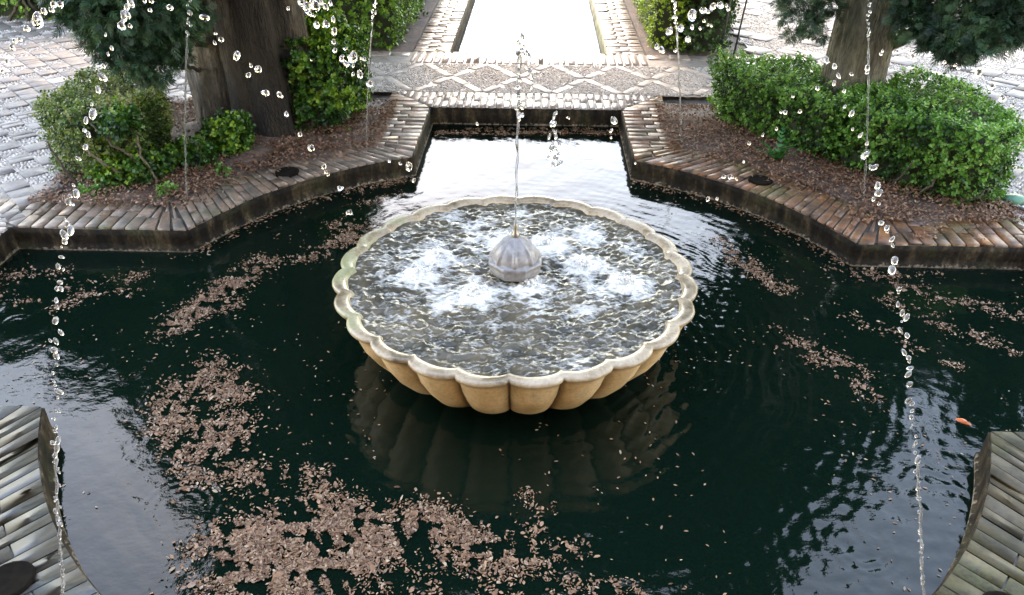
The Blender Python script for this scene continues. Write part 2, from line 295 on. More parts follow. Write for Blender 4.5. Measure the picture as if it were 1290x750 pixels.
ARC_R = [(0.989,-1.879,0.526),(0.955,-1.814,0.716),(0.926,-1.76,0.856),(0.901,-1.711,0.972),(0.88,-1.672,1.07),(0.865,-1.644,1.133),(0.852,-1.619,1.187),(0.847,-1.609,1.208),(0.838,-1.593,1.237),(0.828,-1.573,1.268),(0.82,-1.558,1.285),(0.817,-1.552,1.313),(0.805,-1.529,1.342),(0.795,-1.511,1.37),(0.791,-1.503,1.385),(0.783,-1.487,1.4),(0.774,-1.47,1.426),(0.763,-1.45,1.45),(0.75,-1.425,1.483),(0.743,-1.413,1.494),(0.733,-1.393,1.515),(0.72,-1.368,1.546),(0.71,-1.35,1.571),(0.701,-1.332,1.568)]
LEAFBLOBS = [(-1.41,0.67,0.089,0.8),(-1.44,0.58,0.087,0.8),(-1.48,0.49,0.086,0.8),(-1.51,0.41,0.084,0.8),(-1.52,0.38,0.1,0.9),(-1.55,0.29,0.099,0.9),(-1.58,0.21,0.097,0.9),(-1.61,0.14,0.095,0.9),(-1.65,0.06,0.094,0.9),(-1.67,-0.01,0.092,0.9),(-1.42,0.21,0.057,0.7),(-1.5,0.17,0.056,0.7),(-1.59,0.13,0.056,0.7),(-0.92,1.07,0.076,0.8),(-0.98,0.99,0.075,0.8),(-1.03,0.9,0.074,0.8),(-1.09,0.83,0.073,0.8),(-1.14,0.75,0.072,0.8),(-1.19,0.68,0.071,0.8),(-1.08,1.09,0.086,0.9),(-0.98,0.95,0.084,0.9),(-1.38,-0.3,0.094,1),(-1.41,-0.4,0.091,1),(-1.44,-0.47,0.09,1),(-1.25,-0.39,0.091,1),(-1.27,-0.5,0.089,1),(-1.45,-0.56,0.088,1),(-1.2,-0.5,0.089,1),(-1.39,-0.64,0.093,0.95),(-1.29,-0.71,0.091,0.95),(-1.44,-0.66,0.092,0.95),(-1.21,-0.7,0.091,0.95),(-1.13,-0.79,0.089,0.95),(-1.2,-0.82,0.088,0.95),(-1.29,-0.8,0.089,0.95),(-1.12,-0.68,0.092,0.95),(-1.08,-0.9,0.08,0.85),(-1.0,-0.96,0.079,0.85),(-1.15,-0.92,0.08,0.85),(-0.92,-0.96,0.079,0.85),(-1.26,-0.91,0.08,0.85),(-1.17,-0.99,0.078,0.85),(-1.4,-0.8,0.07,0.5),(-1.47,-0.71,0.071,0.5),(-1.0,-1.3,0.115,0.95),(-0.95,-1.28,0.116,0.95),(-0.89,-1.26,0.116,0.95),(-0.84,-1.25,0.117,0.95),(-0.78,-1.23,0.117,0.95),(-0.73,-1.21,0.118,0.95),(-0.67,-1.19,0.118,0.95),(-0.61,-1.18,0.119,0.95),(-0.93,-1.42,0.118,0.95),(-0.87,-1.42,0.118,0.95),(-0.82,-1.41,0.119,0.95),(-0.76,-1.41,0.119,0.95),(-0.7,-1.41,0.119,0.95),(-0.65,-1.4,0.119,0.95),(-0.59,-1.4,0.119,0.95),(-0.54,-1.39,0.119,0.95),(-0.73,-0.95,0.073,0.85),(-0.67,-1.05,0.071,0.85),(-0.57,-1.1,0.07,0.85),(-0.71,-1.13,0.069,0.85),(-0.55,-1.19,0.096,1),(-0.5,-1.19,0.096,1),(-0.44,-1.18,0.096,1),(-0.38,-1.18,0.096,1),(-0.33,-1.17,0.096,1),(-0.27,-1.16,0.096,1),(-0.27,-1.15,0.074,0.95),(-0.23,-1.17,0.074,0.95),(-0.18,-1.19,0.073,0.95),(-0.13,-1.22,0.073,0.95),(-0.09,-1.24,0.072,0.95),(-0.04,-1.26,0.072,0.95),(-0.55,-1.31,0.092,0.9),(-0.49,-1.3,0.093,0.9),(-0.43,-1.29,0.093,0.9),(-0.37,-1.27,0.093,0.9),(-0.04,-1.31,0.06,0.9),(0.02,-1.34,0.059,0.9),(0.07,-1.29,0.06,0.9),(0.11,-1.31,0.06,0.9),(-0.2,-1.3,0.049,0.8),(-0.15,-1.32,0.049,0.8),(-0.09,-1.34,0.048,0.8),(0.08,-1.02,0.047,0.55),(0.15,-1.08,0.046,0.55),(0.09,-1.15,0.045,0.55),(0.1,-1.2,0.045,0.55),(0.15,-1.29,0.044,0.6),(0.2,-1.27,0.044,0.6),(0.24,-1.26,0.044,0.6),(0.29,-1.25,0.044,0.6),(0.18,-1.4,0.053,0.45),(0.24,-1.4,0.052,0.45),(0.31,-1.41,0.052,0.45),(0.37,-1.41,0.052,0.45),(0.44,-1.42,0.052,0.45),(-0.4,-1.42,0.063,0.45),(-0.31,-1.42,0.063,0.45),(-0.22,-1.42,0.063,0.45),(-0.14,-1.43,0.063,0.45),(-0.05,-1.43,0.063,0.45),(0.04,-1.43,0.062,0.45),(0.13,-1.43,0.062,0.45),(-2.3,0.17,0.072,0.4),(-2.25,0.23,0.073,0.4),(-2.2,0.3,0.074,0.4),(-2.15,0.36,0.075,0.4),(-2.09,0.43,0.076,0.4),(-2.04,0.5,0.077,0.4),(-2.34,0.32,0.066,0.4),(-2.22,0.31,0.066,0.4),(-2.11,0.3,0.066,0.4),(-1.99,0.3,0.066,0.4),(-2.78,0.42,0.085,0.35),(-2.69,0.44,0.085,0.35),(-2.6,0.46,0.085,0.35),(-2.51,0.48,0.086,0.35),(-2.65,0.23,0.057,0.35),(-2.51,0.2,0.057,0.35),(-2.38,0.17,0.056,0.35),(1.26,0.07,0.062,0.4),(1.32,0.02,0.061,0.4),(1.38,-0.03,0.061,0.4),(1.43,-0.08,0.06,0.4),(1.49,-0.13,0.059,0.4),(1.54,-0.18,0.058,0.4),(1.6,-0.23,0.058,0.4),(1.32,-0.06,0.06,0.4),(1.38,-0.13,0.059,0.4),(1.43,-0.2,0.058,0.4),(1.48,-0.27,0.057,0.4),(1.53,-0.33,0.056,0.4),(1.57,-0.39,0.055,0.4),(1.23,0.76,0.08,0.75),(1.28,0.68,0.079,0.75),(1.32,0.61,0.078,0.75),(1.36,0.54,0.077,0.75),(1.4,0.47,0.076,0.75),(1.17,0.99,0.065,0.7),(1.22,0.87,0.064,0.7),(1.28,0.76,0.063,0.7),(1.89,0.61,0.087,0.35),(1.98,0.57,0.086,0.35),(2.06,0.52,0.085,0.35),(2.15,0.47,0.084,0.35),(2.23,0.43,0.083,0.35),(2.32,0.38,0.083,0.35),(2.4,0.34,0.082,0.35),(2.48,0.3,0.081,0.35),(2.55,0.26,0.08,0.35),(1.93,0.38,0.074,0.35),(1.99,0.32,0.073,0.35),(2.05,0.26,0.072,0.35),(2.11,0.2,0.071,0.35),(2.17,0.14,0.071,0.35),(2.23,0.09,0.07,0.35),(2.28,0.03,0.069,0.35),(2.34,-0.02,0.068,0.35),(1.71,0.22,0.064,0.33),(1.78,0.14,0.063,0.33),(1.84,0.07,0.062,0.33),(1.9,-0.01,0.061,0.33),(1.96,-0.08,0.06,0.33),(2.02,-0.15,0.059,0.33),(1.74,0.69,0.053,0.3),(1.85,0.68,0.053,0.3),(1.96,0.67,0.053,0.3),(2.07,0.65,0.052,0.3),(2.17,0.64,0.052,0.3),(2.28,0.63,0.052,0.3),(-0.68,2.65,0.049,1.0),(-0.62,2.66,0.049,1.0),(-0.56,2.66,0.049,1.0),(-0.5,2.66,0.049,1.0),(-0.44,2.66,0.049,1.0),(-0.38,2.67,0.049,1.0),(-0.32,2.67,0.049,1.0),(-0.26,2.67,0.049,1.0),(-0.2,2.68,0.049,1.0),(-0.14,2.68,0.049,1.0),(-0.08,2.68,0.049,1.0),(-0.02,2.68,0.049,1.0),(0.04,2.69,0.049,1.0),(0.1,2.69,0.049,1.0),(0.16,2.69,0.049,1.0),(0.22,2.69,0.049,1.0),(0.28,2.7,0.049,1.0),(0.34,2.7,0.049,1.0),(0.4,2.7,0.049,1.0),(0.46,2.71,0.049,1.0),(0.52,2.71,0.049,1.0),(0.58,2.71,0.049,1.0),(0.64,2.71,0.049,1.0),(0.7,2.72,0.049,1.0),(-1.06,1.6,0.052,0.8),(-0.98,1.65,0.053,0.8),(-0.91,1.7,0.053,0.8),(-0.83,1.75,0.054,0.8),(-0.75,1.8,0.054,0.8),(-1.06,1.34,0.05,0.6),(-0.98,1.41,0.051,0.6),(-0.9,1.48,0.051,0.6),(-0.82,1.55,0.052,0.6),(-0.44,2.75,0.031,1),(-0.36,2.75,0.031,1),(-0.28,2.76,0.031,1),(-0.19,2.76,0.031,1),(-0.11,2.77,0.031,1),(-0.02,2.77,0.031,1),(0.06,2.77,0.031,1),(0.15,2.78,0.031,1),(0.23,2.78,0.031,1),(0.32,2.78,0.031,1),(0.4,2.79,0.031,1),(0.49,2.79,0.031,1)]
RINGS = [(-0.79, -0.82), (-0.69, -0.78), (1.1, -1.22), (1.24, -1.21), (1.7, -0.77), (2.19, -0.37), (-1.18, -1.12), (1.61, -0.92), (0.84, -1.23), (-1.02, -0.79), (0.39, -1.07), (1.26, -1.34), (-2.46, 0.02), (1.28, -0.87), (1.64, -1.02), (0.19, -0.74), (-0.83, -1.32), (0.61, -1.13), (-0.34, 2.99), (0.45, 2.06)]
CROWN_L = [(-2.14,4.32,3.1,0.46),(-0.16,4.17,4.41,0.47),(-0.13,5.73,2.96,0.36),(-2.59,2.91,3.6,0.4),(-2.84,2.81,2.72,0.29),(-0.94,2.16,2.38,0.26),(-0.9,1.44,3.2,0.39),(-2.41,1.82,3.96,0.44),(-4.15,6.26,4.5,0.47),(-0.38,2.86,2.76,0.24),(-5.44,5.04,3.72,0.24),(-1.09,2.54,2.27,0.37),(-0.02,1.73,4.22,0.36),(-3.19,3.12,4.76,0.25),(-0.3,3.04,3.96,0.41),(-0.74,4.55,4.64,0.42),(-1.06,4.2,3.19,0.24),(-3.51,6.6,2.76,0.44),(-1.78,3.91,4.69,0.38),(-2.36,3.91,3.66,0.34),(-1.8,2.43,3.54,0.35),(-1.93,6.46,3.95,0.3),(-4.21,4.61,2.28,0.36),(0.05,6.36,3.85,0.25),(-1.8,3.99,3.78,0.41),(-3.99,4.15,3.13,0.43),(-3.7,4.13,2.79,0.37),(-0.66,4.75,3.26,0.42),(-3.88,3.54,3.38,0.31),(-1.85,1.8,3.63,0.49),(-5.79,4.09,2.63,0.22),(-5.56,4.21,2.91,0.24),(-0.56,3.03,4.68,0.42),(-4.41,5.61,3.05,0.47),(-1.82,6.19,3.28,0.37),(-2.43,3.2,2.88,0.31),(-0.75,2.21,3.43,0.44),(-0.65,4.96,2.91,0.33),(-5.22,5.26,3.61,0.39),(-0.98,3.62,2.96,0.48),(-3.49,5.7,3.88,0.43),(-4.48,4.12,2.51,0.48),(-1.64,6.0,4.26,0.37),(-0.99,1.37,2.62,0.4),(-3.99,5.78,3.4,0.34),(-3.88,6.42,3.05,0.49),(-1.49,4.44,2.72,0.48),(-0.12,6.08,4.5,0.4),(-3.1,3.06,3.74,0.28),(-1.34,1.66,3.97,0.46),(0.08,1.42,2.71,0.46),(-1.2,5.53,2.93,0.27),(-2.06,4.31,4.45,0.31),(-2.7,1.97,2.5,0.29),(-2.94,6.79,3.29,0.25),(0.04,3.89,3.26,0.45),(-0.49,2.33,4.27,0.31),(-2.72,4.7,3.07,0.26),(-0.74,1.06,2.93,0.38),(-5.43,4.54,2.45,0.4),(-1.87,3.18,3.85,0.36),(-1.34,6.48,4.21,0.25),(-3.15,5.45,3.06,0.29),(-2.89,6.03,3.66,0.48),(-4.06,4.58,3.64,0.38),(-1.86,1.55,2.64,0.24),(-3.98,5.38,4.13,0.4),(-3.05,3.97,3.93,0.49),(-2.92,4.69,4.53,0.31),(-1.43,3.84,4.56,0.33),(-5.65,4.67,3.15,0.3),(-4.78,4.59,3.51,0.42),(-0.84,2.61,3.03,0.33),(-2.62,4.14,4.43,0.25),(-2.44,6.81,3.59,0.29),(0.16,4.17,3.99,0.44),(-2.55,6.78,4.04,0.34),(-2.45,2.82,2.49,0.26),(-2.2,1.7,2.75,0.26),(-0.54,5.72,4.59,0.39),(-0.4,5.47,3.42,0.22),(-5.41,4.84,2.15,0.39),(-0.93,6.04,3.01,0.22),(-5.2,5.44,2.7,0.33),(-2.9,4.89,3.84,0.26),(-0.97,4.25,2.35,0.37),(-3.06,6.35,3.42,0.29),(-2.98,5.4,2.44,0.25),(-4.31,6.01,2.84,0.39),(-0.0,4.23,2.85,0.27),(-0.64,4.55,2.23,0.3),(-5.74,4.29,2.31,0.3),(-5.12,4.11,2.69,0.44),(-3.17,3.24,4.07,0.33),(-1.92,5.31,2.6,0.22),(-4.71,3.59,2.72,0.24),(-1.69,5.26,2.7,0.39),(-3.75,3.31,2.65,0.33),(-2.89,6.01,2.55,0.24),(-3.06,6.65,2.49,0.27),(-3.05,2.67,3.68,0.28),(-2.73,6.3,3.02,0.3),(-5.82,3.79,2.63,0.32),(-2.35,5.74,2.88,0.36),(-4.6,4.63,4.77,0.24),(-1.46,5.89,2.89,0.26),(-1.14,6.35,3.15,0.31),(-4.33,3.67,3.01,0.22),(-3.05,2.05,5.05,0.42),(-2.69,6.21,2.77,0.23),(-4.74,4.45,3.78,0.22),(-5.92,4.27,3.02,0.24),(-5.49,4.7,3.81,0.24),(-2.81,2.39,4.12,0.24),(-0.2,6.34,3.29,0.42),(-2.28,1.27,3.27,0.23),(-4.24,4.11,4.43,0.24),(-3.54,3.01,3.42,0.23),(-3.91,3.71,4.57,0.25),(0.13,5.25,2.59,0.26),(-4.47,4.21,3.67,0.24),(-4.58,4.58,4.65,0.25),(-1.75,6.01,2.9,0.24),(-1.88,5.77,2.91,0.23)]
CROWN_R = [(2.86,5.31,3.83,0.34),(2.34,3.83,3.6,0.37),(1.09,3.41,2.71,0.26),(1.72,3.44,4.03,0.48),(3.44,5.82,3.56,0.36),(2.62,3.12,4.09,0.36),(1.13,1.92,4.19,0.28),(2.54,2.44,2.87,0.47),(0.32,4.81,3.99,0.4),(3.42,4.39,3.29,0.23),(0.91,4.77,2.66,0.34),(0.41,2.35,3.55,0.37),(1.68,2.81,2.77,0.37),(1.87,1.82,4.16,0.32),(5.05,3.43,2.93,0.28),(0.38,6.09,4.26,0.25),(0.48,2.26,2.7,0.29),(0.73,3.88,3.67,0.23),(0.38,3.92,2.49,0.27),(0.26,1.18,2.98,0.33),(1.44,3.93,4.34,0.29),(0.82,2.63,2.67,0.45),(2.12,6.07,4.16,0.22),(1.65,3.01,4.38,0.44),(3.0,5.11,4.56,0.41),(2.1,5.34,3.58,0.31),(6.05,4.85,3.53,0.34),(1.57,2.22,4.16,0.26),(1.64,1.68,2.71,0.48),(3.3,5.25,4.07,0.29),(3.55,3.94,3.75,0.48),(0.78,3.56,2.57,0.34),(2.39,4.97,4.14,0.39),(3.89,4.9,3.02,0.24),(3.09,4.11,3.51,0.23),(4.1,5.14,2.9,0.25),(1.25,4.15,2.51,0.31),(3.08,4.2,2.91,0.38),(4.16,6.52,2.85,0.33),(1.13,2.45,4.09,0.35),(1.62,3.8,3.32,0.29),(3.26,6.4,2.44,0.39),(1.77,1.15,2.64,0.26),(6.18,4.67,4.7,0.28),(5.24,4.59,2.51,0.36),(0.93,2.84,4.63,0.29),(3.37,5.5,2.95,0.23),(4.74,5.89,3.08,0.46),(1.64,5.29,4.05,0.27),(0.73,2.17,3.08,0.31),(2.59,5.8,3.63,0.44),(5.33,5.66,2.69,0.23),(0.96,1.97,4.13,0.49),(4.82,4.97,2.36,0.23),(4.77,6.27,4.82,0.4),(2.73,2.75,3.55,0.4),(1.62,6.59,3.59,0.29),(2.0,5.28,3.96,0.33),(3.87,3.82,4.1,0.27),(4.22,2.4,2.33,0.25),(4.12,5.85,3.74,0.27),(3.31,6.89,4.03,0.25),(4.18,6.43,3.48,0.23),(5.19,4.23,3.01,0.24),(3.47,5.01,2.27,0.26),(3.24,5.84,2.39,0.43),(3.19,5.42,2.66,0.38),(5.27,4.07,2.73,0.37),(0.36,4.89,2.46,0.3),(5.03,5.32,2.87,0.42),(1.82,1.09,3.32,0.23),(0.61,6.4,3.75,0.27),(2.38,5.01,3.66,0.25),(4.13,3.82,4.03,0.23),(4.99,4.63,2.81,0.23),(3.56,4.13,3.09,0.36),(2.28,6.88,4.15,0.35),(2.46,2.21,3.45,0.24),(3.02,6.53,2.51,0.24),(1.36,5.7,3.05,0.28),(1.21,6.33,3.2,0.31),(3.5,3.49,4.26,0.23),(4.54,4.66,2.54,0.36),(4.62,6.05,3.95,0.34),(5.79,5.05,2.54,0.36),(3.46,3.12,3.71,0.23),(4.62,5.19,4.61,0.27),(2.37,2.03,4.36,0.22),(4.63,5.83,4.05,0.23),(1.49,5.87,3.19,0.33),(3.97,4.11,2.21,0.38),(0.54,5.13,2.53,0.25),(2.97,6.2,3.47,0.23),(4.43,5.16,4.02,0.22),(4.7,5.29,4.83,0.31),(4.27,4.77,4.17,0.29),(1.38,5.81,2.93,0.24),(5.21,3.94,3.31,0.29),(5.04,3.89,3.04,0.24),(0.65,5.96,2.99,0.31),(4.69,5.81,3.58,0.25),(5.79,5.26,3.69,0.22),(3.35,3.12,3.86,0.23),(4.16,4.62,3.69,0.22),(2.81,6.79,2.3,0.23),(5.29,5.15,3.16,0.24),(3.25,6.82,2.81,0.23),(3.83,3.92,2.21,0.23),(1.3,5.18,2.61,0.27)]
# ---------------------------------------------------------------- setting: ground, beds
def flat(name, poly, z, mat, kind='structure', label=None, cat=None, parent=None):
    m = MB(); V = [(x, y, z) for x, y in poly]; m.add(V, np.arange(len(V))[None]); o = m.build(name, mat, parent); return tag(o, label, cat, None, kind if not parent else None)
def arc(r, a0, a1, n): a = np.linspace(a0, a1, n); return np.stack([r*np.cos(a), r*np.sin(a)], -1)
TH0 = math.atan2(F1, W); TH1 = math.pi/2 - TH0
BIG = 260.0
QUAD = [('back left', -1, 1), ('back right', 1, 1), ('near left', -1, -1), ('near right', 1, -1)]
for nm, sx, sy in QUAD:
    E_ = .02
    rr = RP + .2; f = math.sqrt(rr*rr - (W+.2)**2)
    poly = [(W+.2, YB+.2)] + [tuple(p) for p in arc(rr, math.atan2(f, W+.2), math.atan2(W+.2, f), 24)] + [(YB+.2, W+.2), (BIG, W+.2), (BIG, BIG), (W+.2, BIG)]
    poly = [(x*sx, y*sy) for x, y in poly]
    if sx*sy < 0: poly = poly[::-1]
    flat('ground', poly, -.05, M['ground'], label=f'gravelly garden ground beyond the paving, {nm} quarter of the garden', cat='ground')
    # planting bed soil, gently heaped
    n = 46; g = np.linspace(0, 1, n); X, Y = np.meshgrid(.98 + g*1.93, .98 + g*1.93, indexing='ij'); P = np.stack([X.ravel(), Y.ravel()], -1)
    z = -.028 + .03*snoise(P, .9, 5+sx+2*sy, 3) + .05*np.exp(-((P-2.1)**2).sum(1)/.5)
    edge = np.minimum(np.minimum(2.91-P[:, 0], 2.91-P[:, 1]), .25)/.25; z = z*edge - .05*(1-edge) + .01*edge
    rad = np.hypot(P[:, 0], P[:, 1]); keep = (rad > RP + .12)
    i, j = np.meshgrid(np.arange(n-1), np.arange(n-1), indexing='ij'); i = i.ravel(); j = j.ravel()
    F = np.stack([i*n+j, (i+1)*n+j, (i+1)*n+j+1, i*n+j+1], -1); F = F[keep[F].all(1)]
    near = np.clip((rad-RP-.2)/.3, 0, 1); z = z*near + (1-near)*np.minimum(z, -.02)
    m = MB(); m.add(np.stack([P[:, 0]*sx, P[:, 1]*sy, z], -1), F if sx*sy > 0 else F[:, ::-1])
    tag(m.build('soil', M['soil'], smooth=True), f'brown bare soil of the {nm} planting bed', 'soil', None, 'structure')
# ground behind each channel end and beyond the far basin
for (x0, x1, y0, y1) in ((-W-.25, W+.25, 9.2, BIG), (YB+.2, BIG, -W-.25, W+.25), (-BIG, -YB-.2, -W-.25, W+.25), (-W-.25, W+.25, -BIG, -YB-.2)):
    flat('ground', [(x0, y0), (x1, y0), (x1, y1), (x0, y1)], -.0505, M['ground'], label='gravelly ground strip past the end of a water channel', cat='ground')

# ---------------------------------------------------------------- brick and stone laying
def lay(m, Q, z, h=.05, gap=.005, ch=.004, dz=.003, R=None):
    """Q (n,4,2) quads laid as chamfered blocks with open joints"""
    Q = np.asarray(Q, float); n = len(Q)
    c = Q.mean(1, keepdims=True); L1 = np.linalg.norm(Q[:, 1]-Q[:, 0], axis=1); L2 = np.linalg.norm(Q[:, 3]-Q[:, 0], axis=1)
    def inset(g):
        u = np.clip(g/np.maximum(L1, 1e-3), 0, .4)[:, None]; v = np.clip(g/np.maximum(L2, 1e-3), 0, .4)[:, None]
        def bl(a, b): return (1-a)*(1-b)*Q[:, 0] + a*(1-b)*Q[:, 1] + a*b*Q[:, 2] + (1-a)*b*Q[:, 3]
        return np.stack([bl(u, v), bl(1-u, v), bl(1-u, 1-v), bl(u, 1-v)], 1)
    A = inset(gap/2 + rng.uniform(0, gap*.35, n)); B = inset(gap/2 + ch + rng.uniform(0, ch, n))
    A = A + rng.normal(0, gap*.12, A.shape)
    zt = z + rng.normal(0, dz, n); tilt = rng.normal(0, dz*.3, (n, 4))
    V = np.zeros((n, 12, 3)); V[:, 0:4, :2] = A; V[:, 4:8, :2] = A; V[:, 8:12, :2] = B
    V[:, 0:4, 2] = z-h; V[:, 4:8, 2] = zt[:, None]+tilt-ch*.8; V[:, 8:12, 2] = zt[:, None]+tilt
    F = [(8, 9, 10, 11)] + [(i, (i+1) % 4, (i+1) % 4+4, i+4) for i in range(4)] + [(i+4, (i+1) % 4+4, (i+1) % 4+8, i+8) for i in range(4)]
    F = np.array(F); off = (np.arange(n)*12)[:, None, None]
    m.add(V.reshape(-1, 3), (F[None]+off).reshape(-1, 4), np.repeat(rng.random(n) if R is None else R, 12))
def grid_between(I, O, n_across, stagger=True, halfcut=None):
    I = np.array(I); O = np.array(O); j = rng.uniform(-.16, .16, (len(I), 1)); j[0] = j[-1] = 0; tI = np.gradient(I, axis=0); tO = np.gradient(O, axis=0); I = I + tI*j; O = O + tO*j
    """bricks between inner polyline I and outer polyline O (same length), optionally as two staggered courses"""
    Q = []
    for k in range(len(I)-1):
        a, b, c, d = I[k], I[k+1], O[k+1], O[k]
        cuts = [0, 1] if n_across == 1 else ([0, .5, 1] if not stagger else ([0, .62, 1] if k % 2 else [0, .38, 1]))
        for s, e in zip(cuts[:-1], cuts[1:]):
            Q.append([a+(d-a)*s, b+(c-b)*s, b+(c-b)*e, a+(d-a)*e])
    return np.array(Q)
def lerp(a, b, n): t = np.linspace(0, 1, n)[:, None]; return np.array(a)*(1-t) + np.array(b)*t
RO = RP + CW; XO = W + CW; FO = math.sqrt(RO*RO - XO*XO)

def make_kerb(sx, sy, brick, label, relief=1.0, holes=True):
    root = thing('pool_kerb', label, 'kerb', 'brick kerbs round the pool')
    sg = np.array([sx, sy])
    # inner line and wall face (with a waterline lip)
    inner = np.concatenate([lerp((W, YB), (W, F1), 10)[:-1], arc(RP, TH0, TH1, 30), lerp((F1, W), (YB, W), 10)[1:]])
    N = np.zeros_like(inner)     # direction towards the water
    T = np.gradient(inner, axis=0); N = np.stack([T[:, 1], -T[:, 0]], -1); N /= np.linalg.norm(N, axis=1)[:, None]; N = np.where((N*inner).sum(1, keepdims=True) > 0, -N, N)
    N[:9] = (-1, 0); N[-9:] = (0, -1)
    rows = []
    for off, z in ((-.02, -.011), (.004, -.012), (.003, -.05), (.001, -.09), (.003, -.118), (.014, -.124), (.016, -.133), (.012, -.3)):
        q = inner + N*off; rows.append(np.column_stack([q*sg, np.full(len(q), z)]))
    m = MB(); k = len(inner)
    V = np.concatenate(rows); F = []
    for r in range(len(rows)-1):
        i = np.arange(k-1); F.append(np.stack([i+r*k, i+1+r*k, i+1+(r+1)*k, i+(r+1)*k], -1))
    V = V + np.column_stack([np.zeros((len(V), 2)), .002*snoise(V, 3, 4)])
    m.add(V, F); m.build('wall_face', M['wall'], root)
    # mortar bed
    outer = np.concatenate([lerp((XO, YB+CW), (XO, FO), 10)[:-1], arc(RO, math.atan2(FO, XO), math.atan2(XO, FO), 30), lerp((FO, XO), (YB+CW, XO), 10)[1:]])
    m = MB(); V, F = quads_strip(np.column_stack([(inner)*sg, np.full(k, -.012)]), np.column_stack([outer*sg, np.full(k, -.012)])); m.add(V, F); m.build('mortar_bed', M['mortar'], root)
    # bricks: straight, curved, straight
    m = MB()
    def straight():
        Q = []; ys = np.concatenate([np.linspace(YB+CW, FO+.06, 15)]); k = 0
        for y1, y0 in zip(ys[:-1], ys[1:]):
            xa, xb = W+max(0, y0-YB), W+max(0, y1-YB); xm = W + CW*(.4 if k % 2 else .6); k += 1
            if max(xa, xb) < xm-.03: Q += [[(xa, y0), (xm, y0), (xm, y1), (xb, y1)], [(xm, y0), (XO, y0), (XO, y1), (xm, y1)]]
            elif min(xa, xb) < XO-.02: Q.append([(xa, y0), (XO, y0), (XO, y1), (xb, y1)])
        I = lerp((W, FO+.06), (W, F1), 4); O = lerp((XO, FO+.06), (XO, FO), 4)
        return np.concatenate([np.array(Q), grid_between(I, O, 2, True)])
    Q1 = straight()
    # straight run: bricks stay square to the channel except the last few
    n2 = 27; A = arc(RP, TH0, TH1, n2); B = arc(RO, math.atan2(FO, XO), math.atan2(XO, FO), n2); Q2 = grid_between(A, B, 2, True)
    Q3 = Q1[:, ::-1, ::-1]
    Q = np.concatenate([Q1, Q2, Q3]); c = Q.mean(1); d = np.linalg.norm(c - np.array([1.52, 1.56]), axis=1)
    if holes: Q = Q[d > .06]
    lay(m, Q*sg, 0, .04, .009*(.45+.55*relief), .0022*relief, .0024*relief)
    m.build('brick_coping', brick, root)
    if holes:
        a = np.linspace(0, 2*math.pi, 20, endpoint=False); hc = np.array([1.52, 1.56])*sg
        rings = np.stack([np.column_stack([hc[0]+r*np.cos(a), hc[1]+r*np.sin(a), np.full(20, z)]) for r, z in ((.078, -.012), (.076, .006), (.068, .009), (.062, .0075), (.001, .007))])
        mm = MB(); V, F = loft(rings); mm.add(V, F); dh = mm.build('hole_shade_disc', M['hole'], root)  # raised dark disc over the bricks: the drain hole's inner shade as colour
    return root
KL = {(-1, 1): ('brick', 'grey brown brick kerb below the boxy dull shrub and the thick tree trunk'),
      (1, 1): ('brick_orange', 'orange mossy brick kerb with round drain hole below the green hedge'),
      (-1, -1): ('brick_blue', 'wet blue grey brick kerb beside the sky reflection near the thin jet'),
      (1, -1): ('brick_moss', 'olive mossy brick kerb beside the orange fish')}
for (sx, sy), (b, lab) in KL.items(): make_kerb(sx, sy, M[b], lab, 1.0 if sy > 0 else (.08 if sx < 0 else .25))

# channel ends: header bricks and end wall, belonging to the paths
def channel_end(ang, brick, parent, back=False):
    c, s = math.cos(ang), math.sin(ang); Rm = np.array([[c, -s], [s, c]])
    def tr(Q): return np.asarray(Q) @ Rm.T
    m = MB(); n = 36; xs = np.linspace(XO, -XO, n+1); Q = []
    for k in range(n):
        x0, x1 = xs[k], xs[k+1]; y0, y1 = YB+max(0, abs(x0)-W), YB+max(0, abs(x1)-W); ym = YB + CW*(.62 if k % 2 else .42)
        if max(y0, y1) < ym - .03: Q += [[(x0, y0), (x1, y1), (x1, ym), (x0, ym)], [(x0, ym), (x1, ym), (x1, YB+CW), (x0, YB+CW)]]
        elif min(y0, y1) < YB+CW-.02: Q.append([(x0, y0), (x1, y1), (x1, YB+CW), (x0, YB+CW)])
    lay(m, tr(np.array(Q)), .002, .04, .013, .004, .002); m.build('header_bricks', brick, parent)
    m = MB(); V, F = quads_strip(np.column_stack([tr([(W, YB), (-W, YB)]), [-.011]*2]), np.column_stack([tr([(XO, YB+CW), (-XO, YB+CW)]), [-.011]*2])); m.add(V, F); m.build('mortar_bed', M['mortar'], parent)
    m = MB(); rows = [np.column_stack([tr(lerp((W+.01, YB-o), (-W-.01, YB-o), 16)), np.full(16, z)]) for o, z in ((-.02, -.010), (.003, -.011), (.002, -.08), (.010, -.125), (.010, -.3))]
    V = np.concatenate(rows); i = np.arange(15); m.add(V, [np.stack([i+r*16, i+1+r*16, i+17+r*16, i+16+r*16], -1) for r in range(4)]); m.build('end_wall', M['wall'], parent)
path = thing('path', 'wet crossing path with diamond pebble mosaic between pool and far basin', 'path', None, 'structure')
channel_end(0, M['brick_pale'], path)
for a, side in ((math.pi/2, 'left'), (-math.pi/2, 'right'), (math.pi, 'near')):
    pp = thing('path', f'brick end strip of the {side} water channel', 'path', None, 'structure'); channel_end(a, M['brick_pale'], pp)
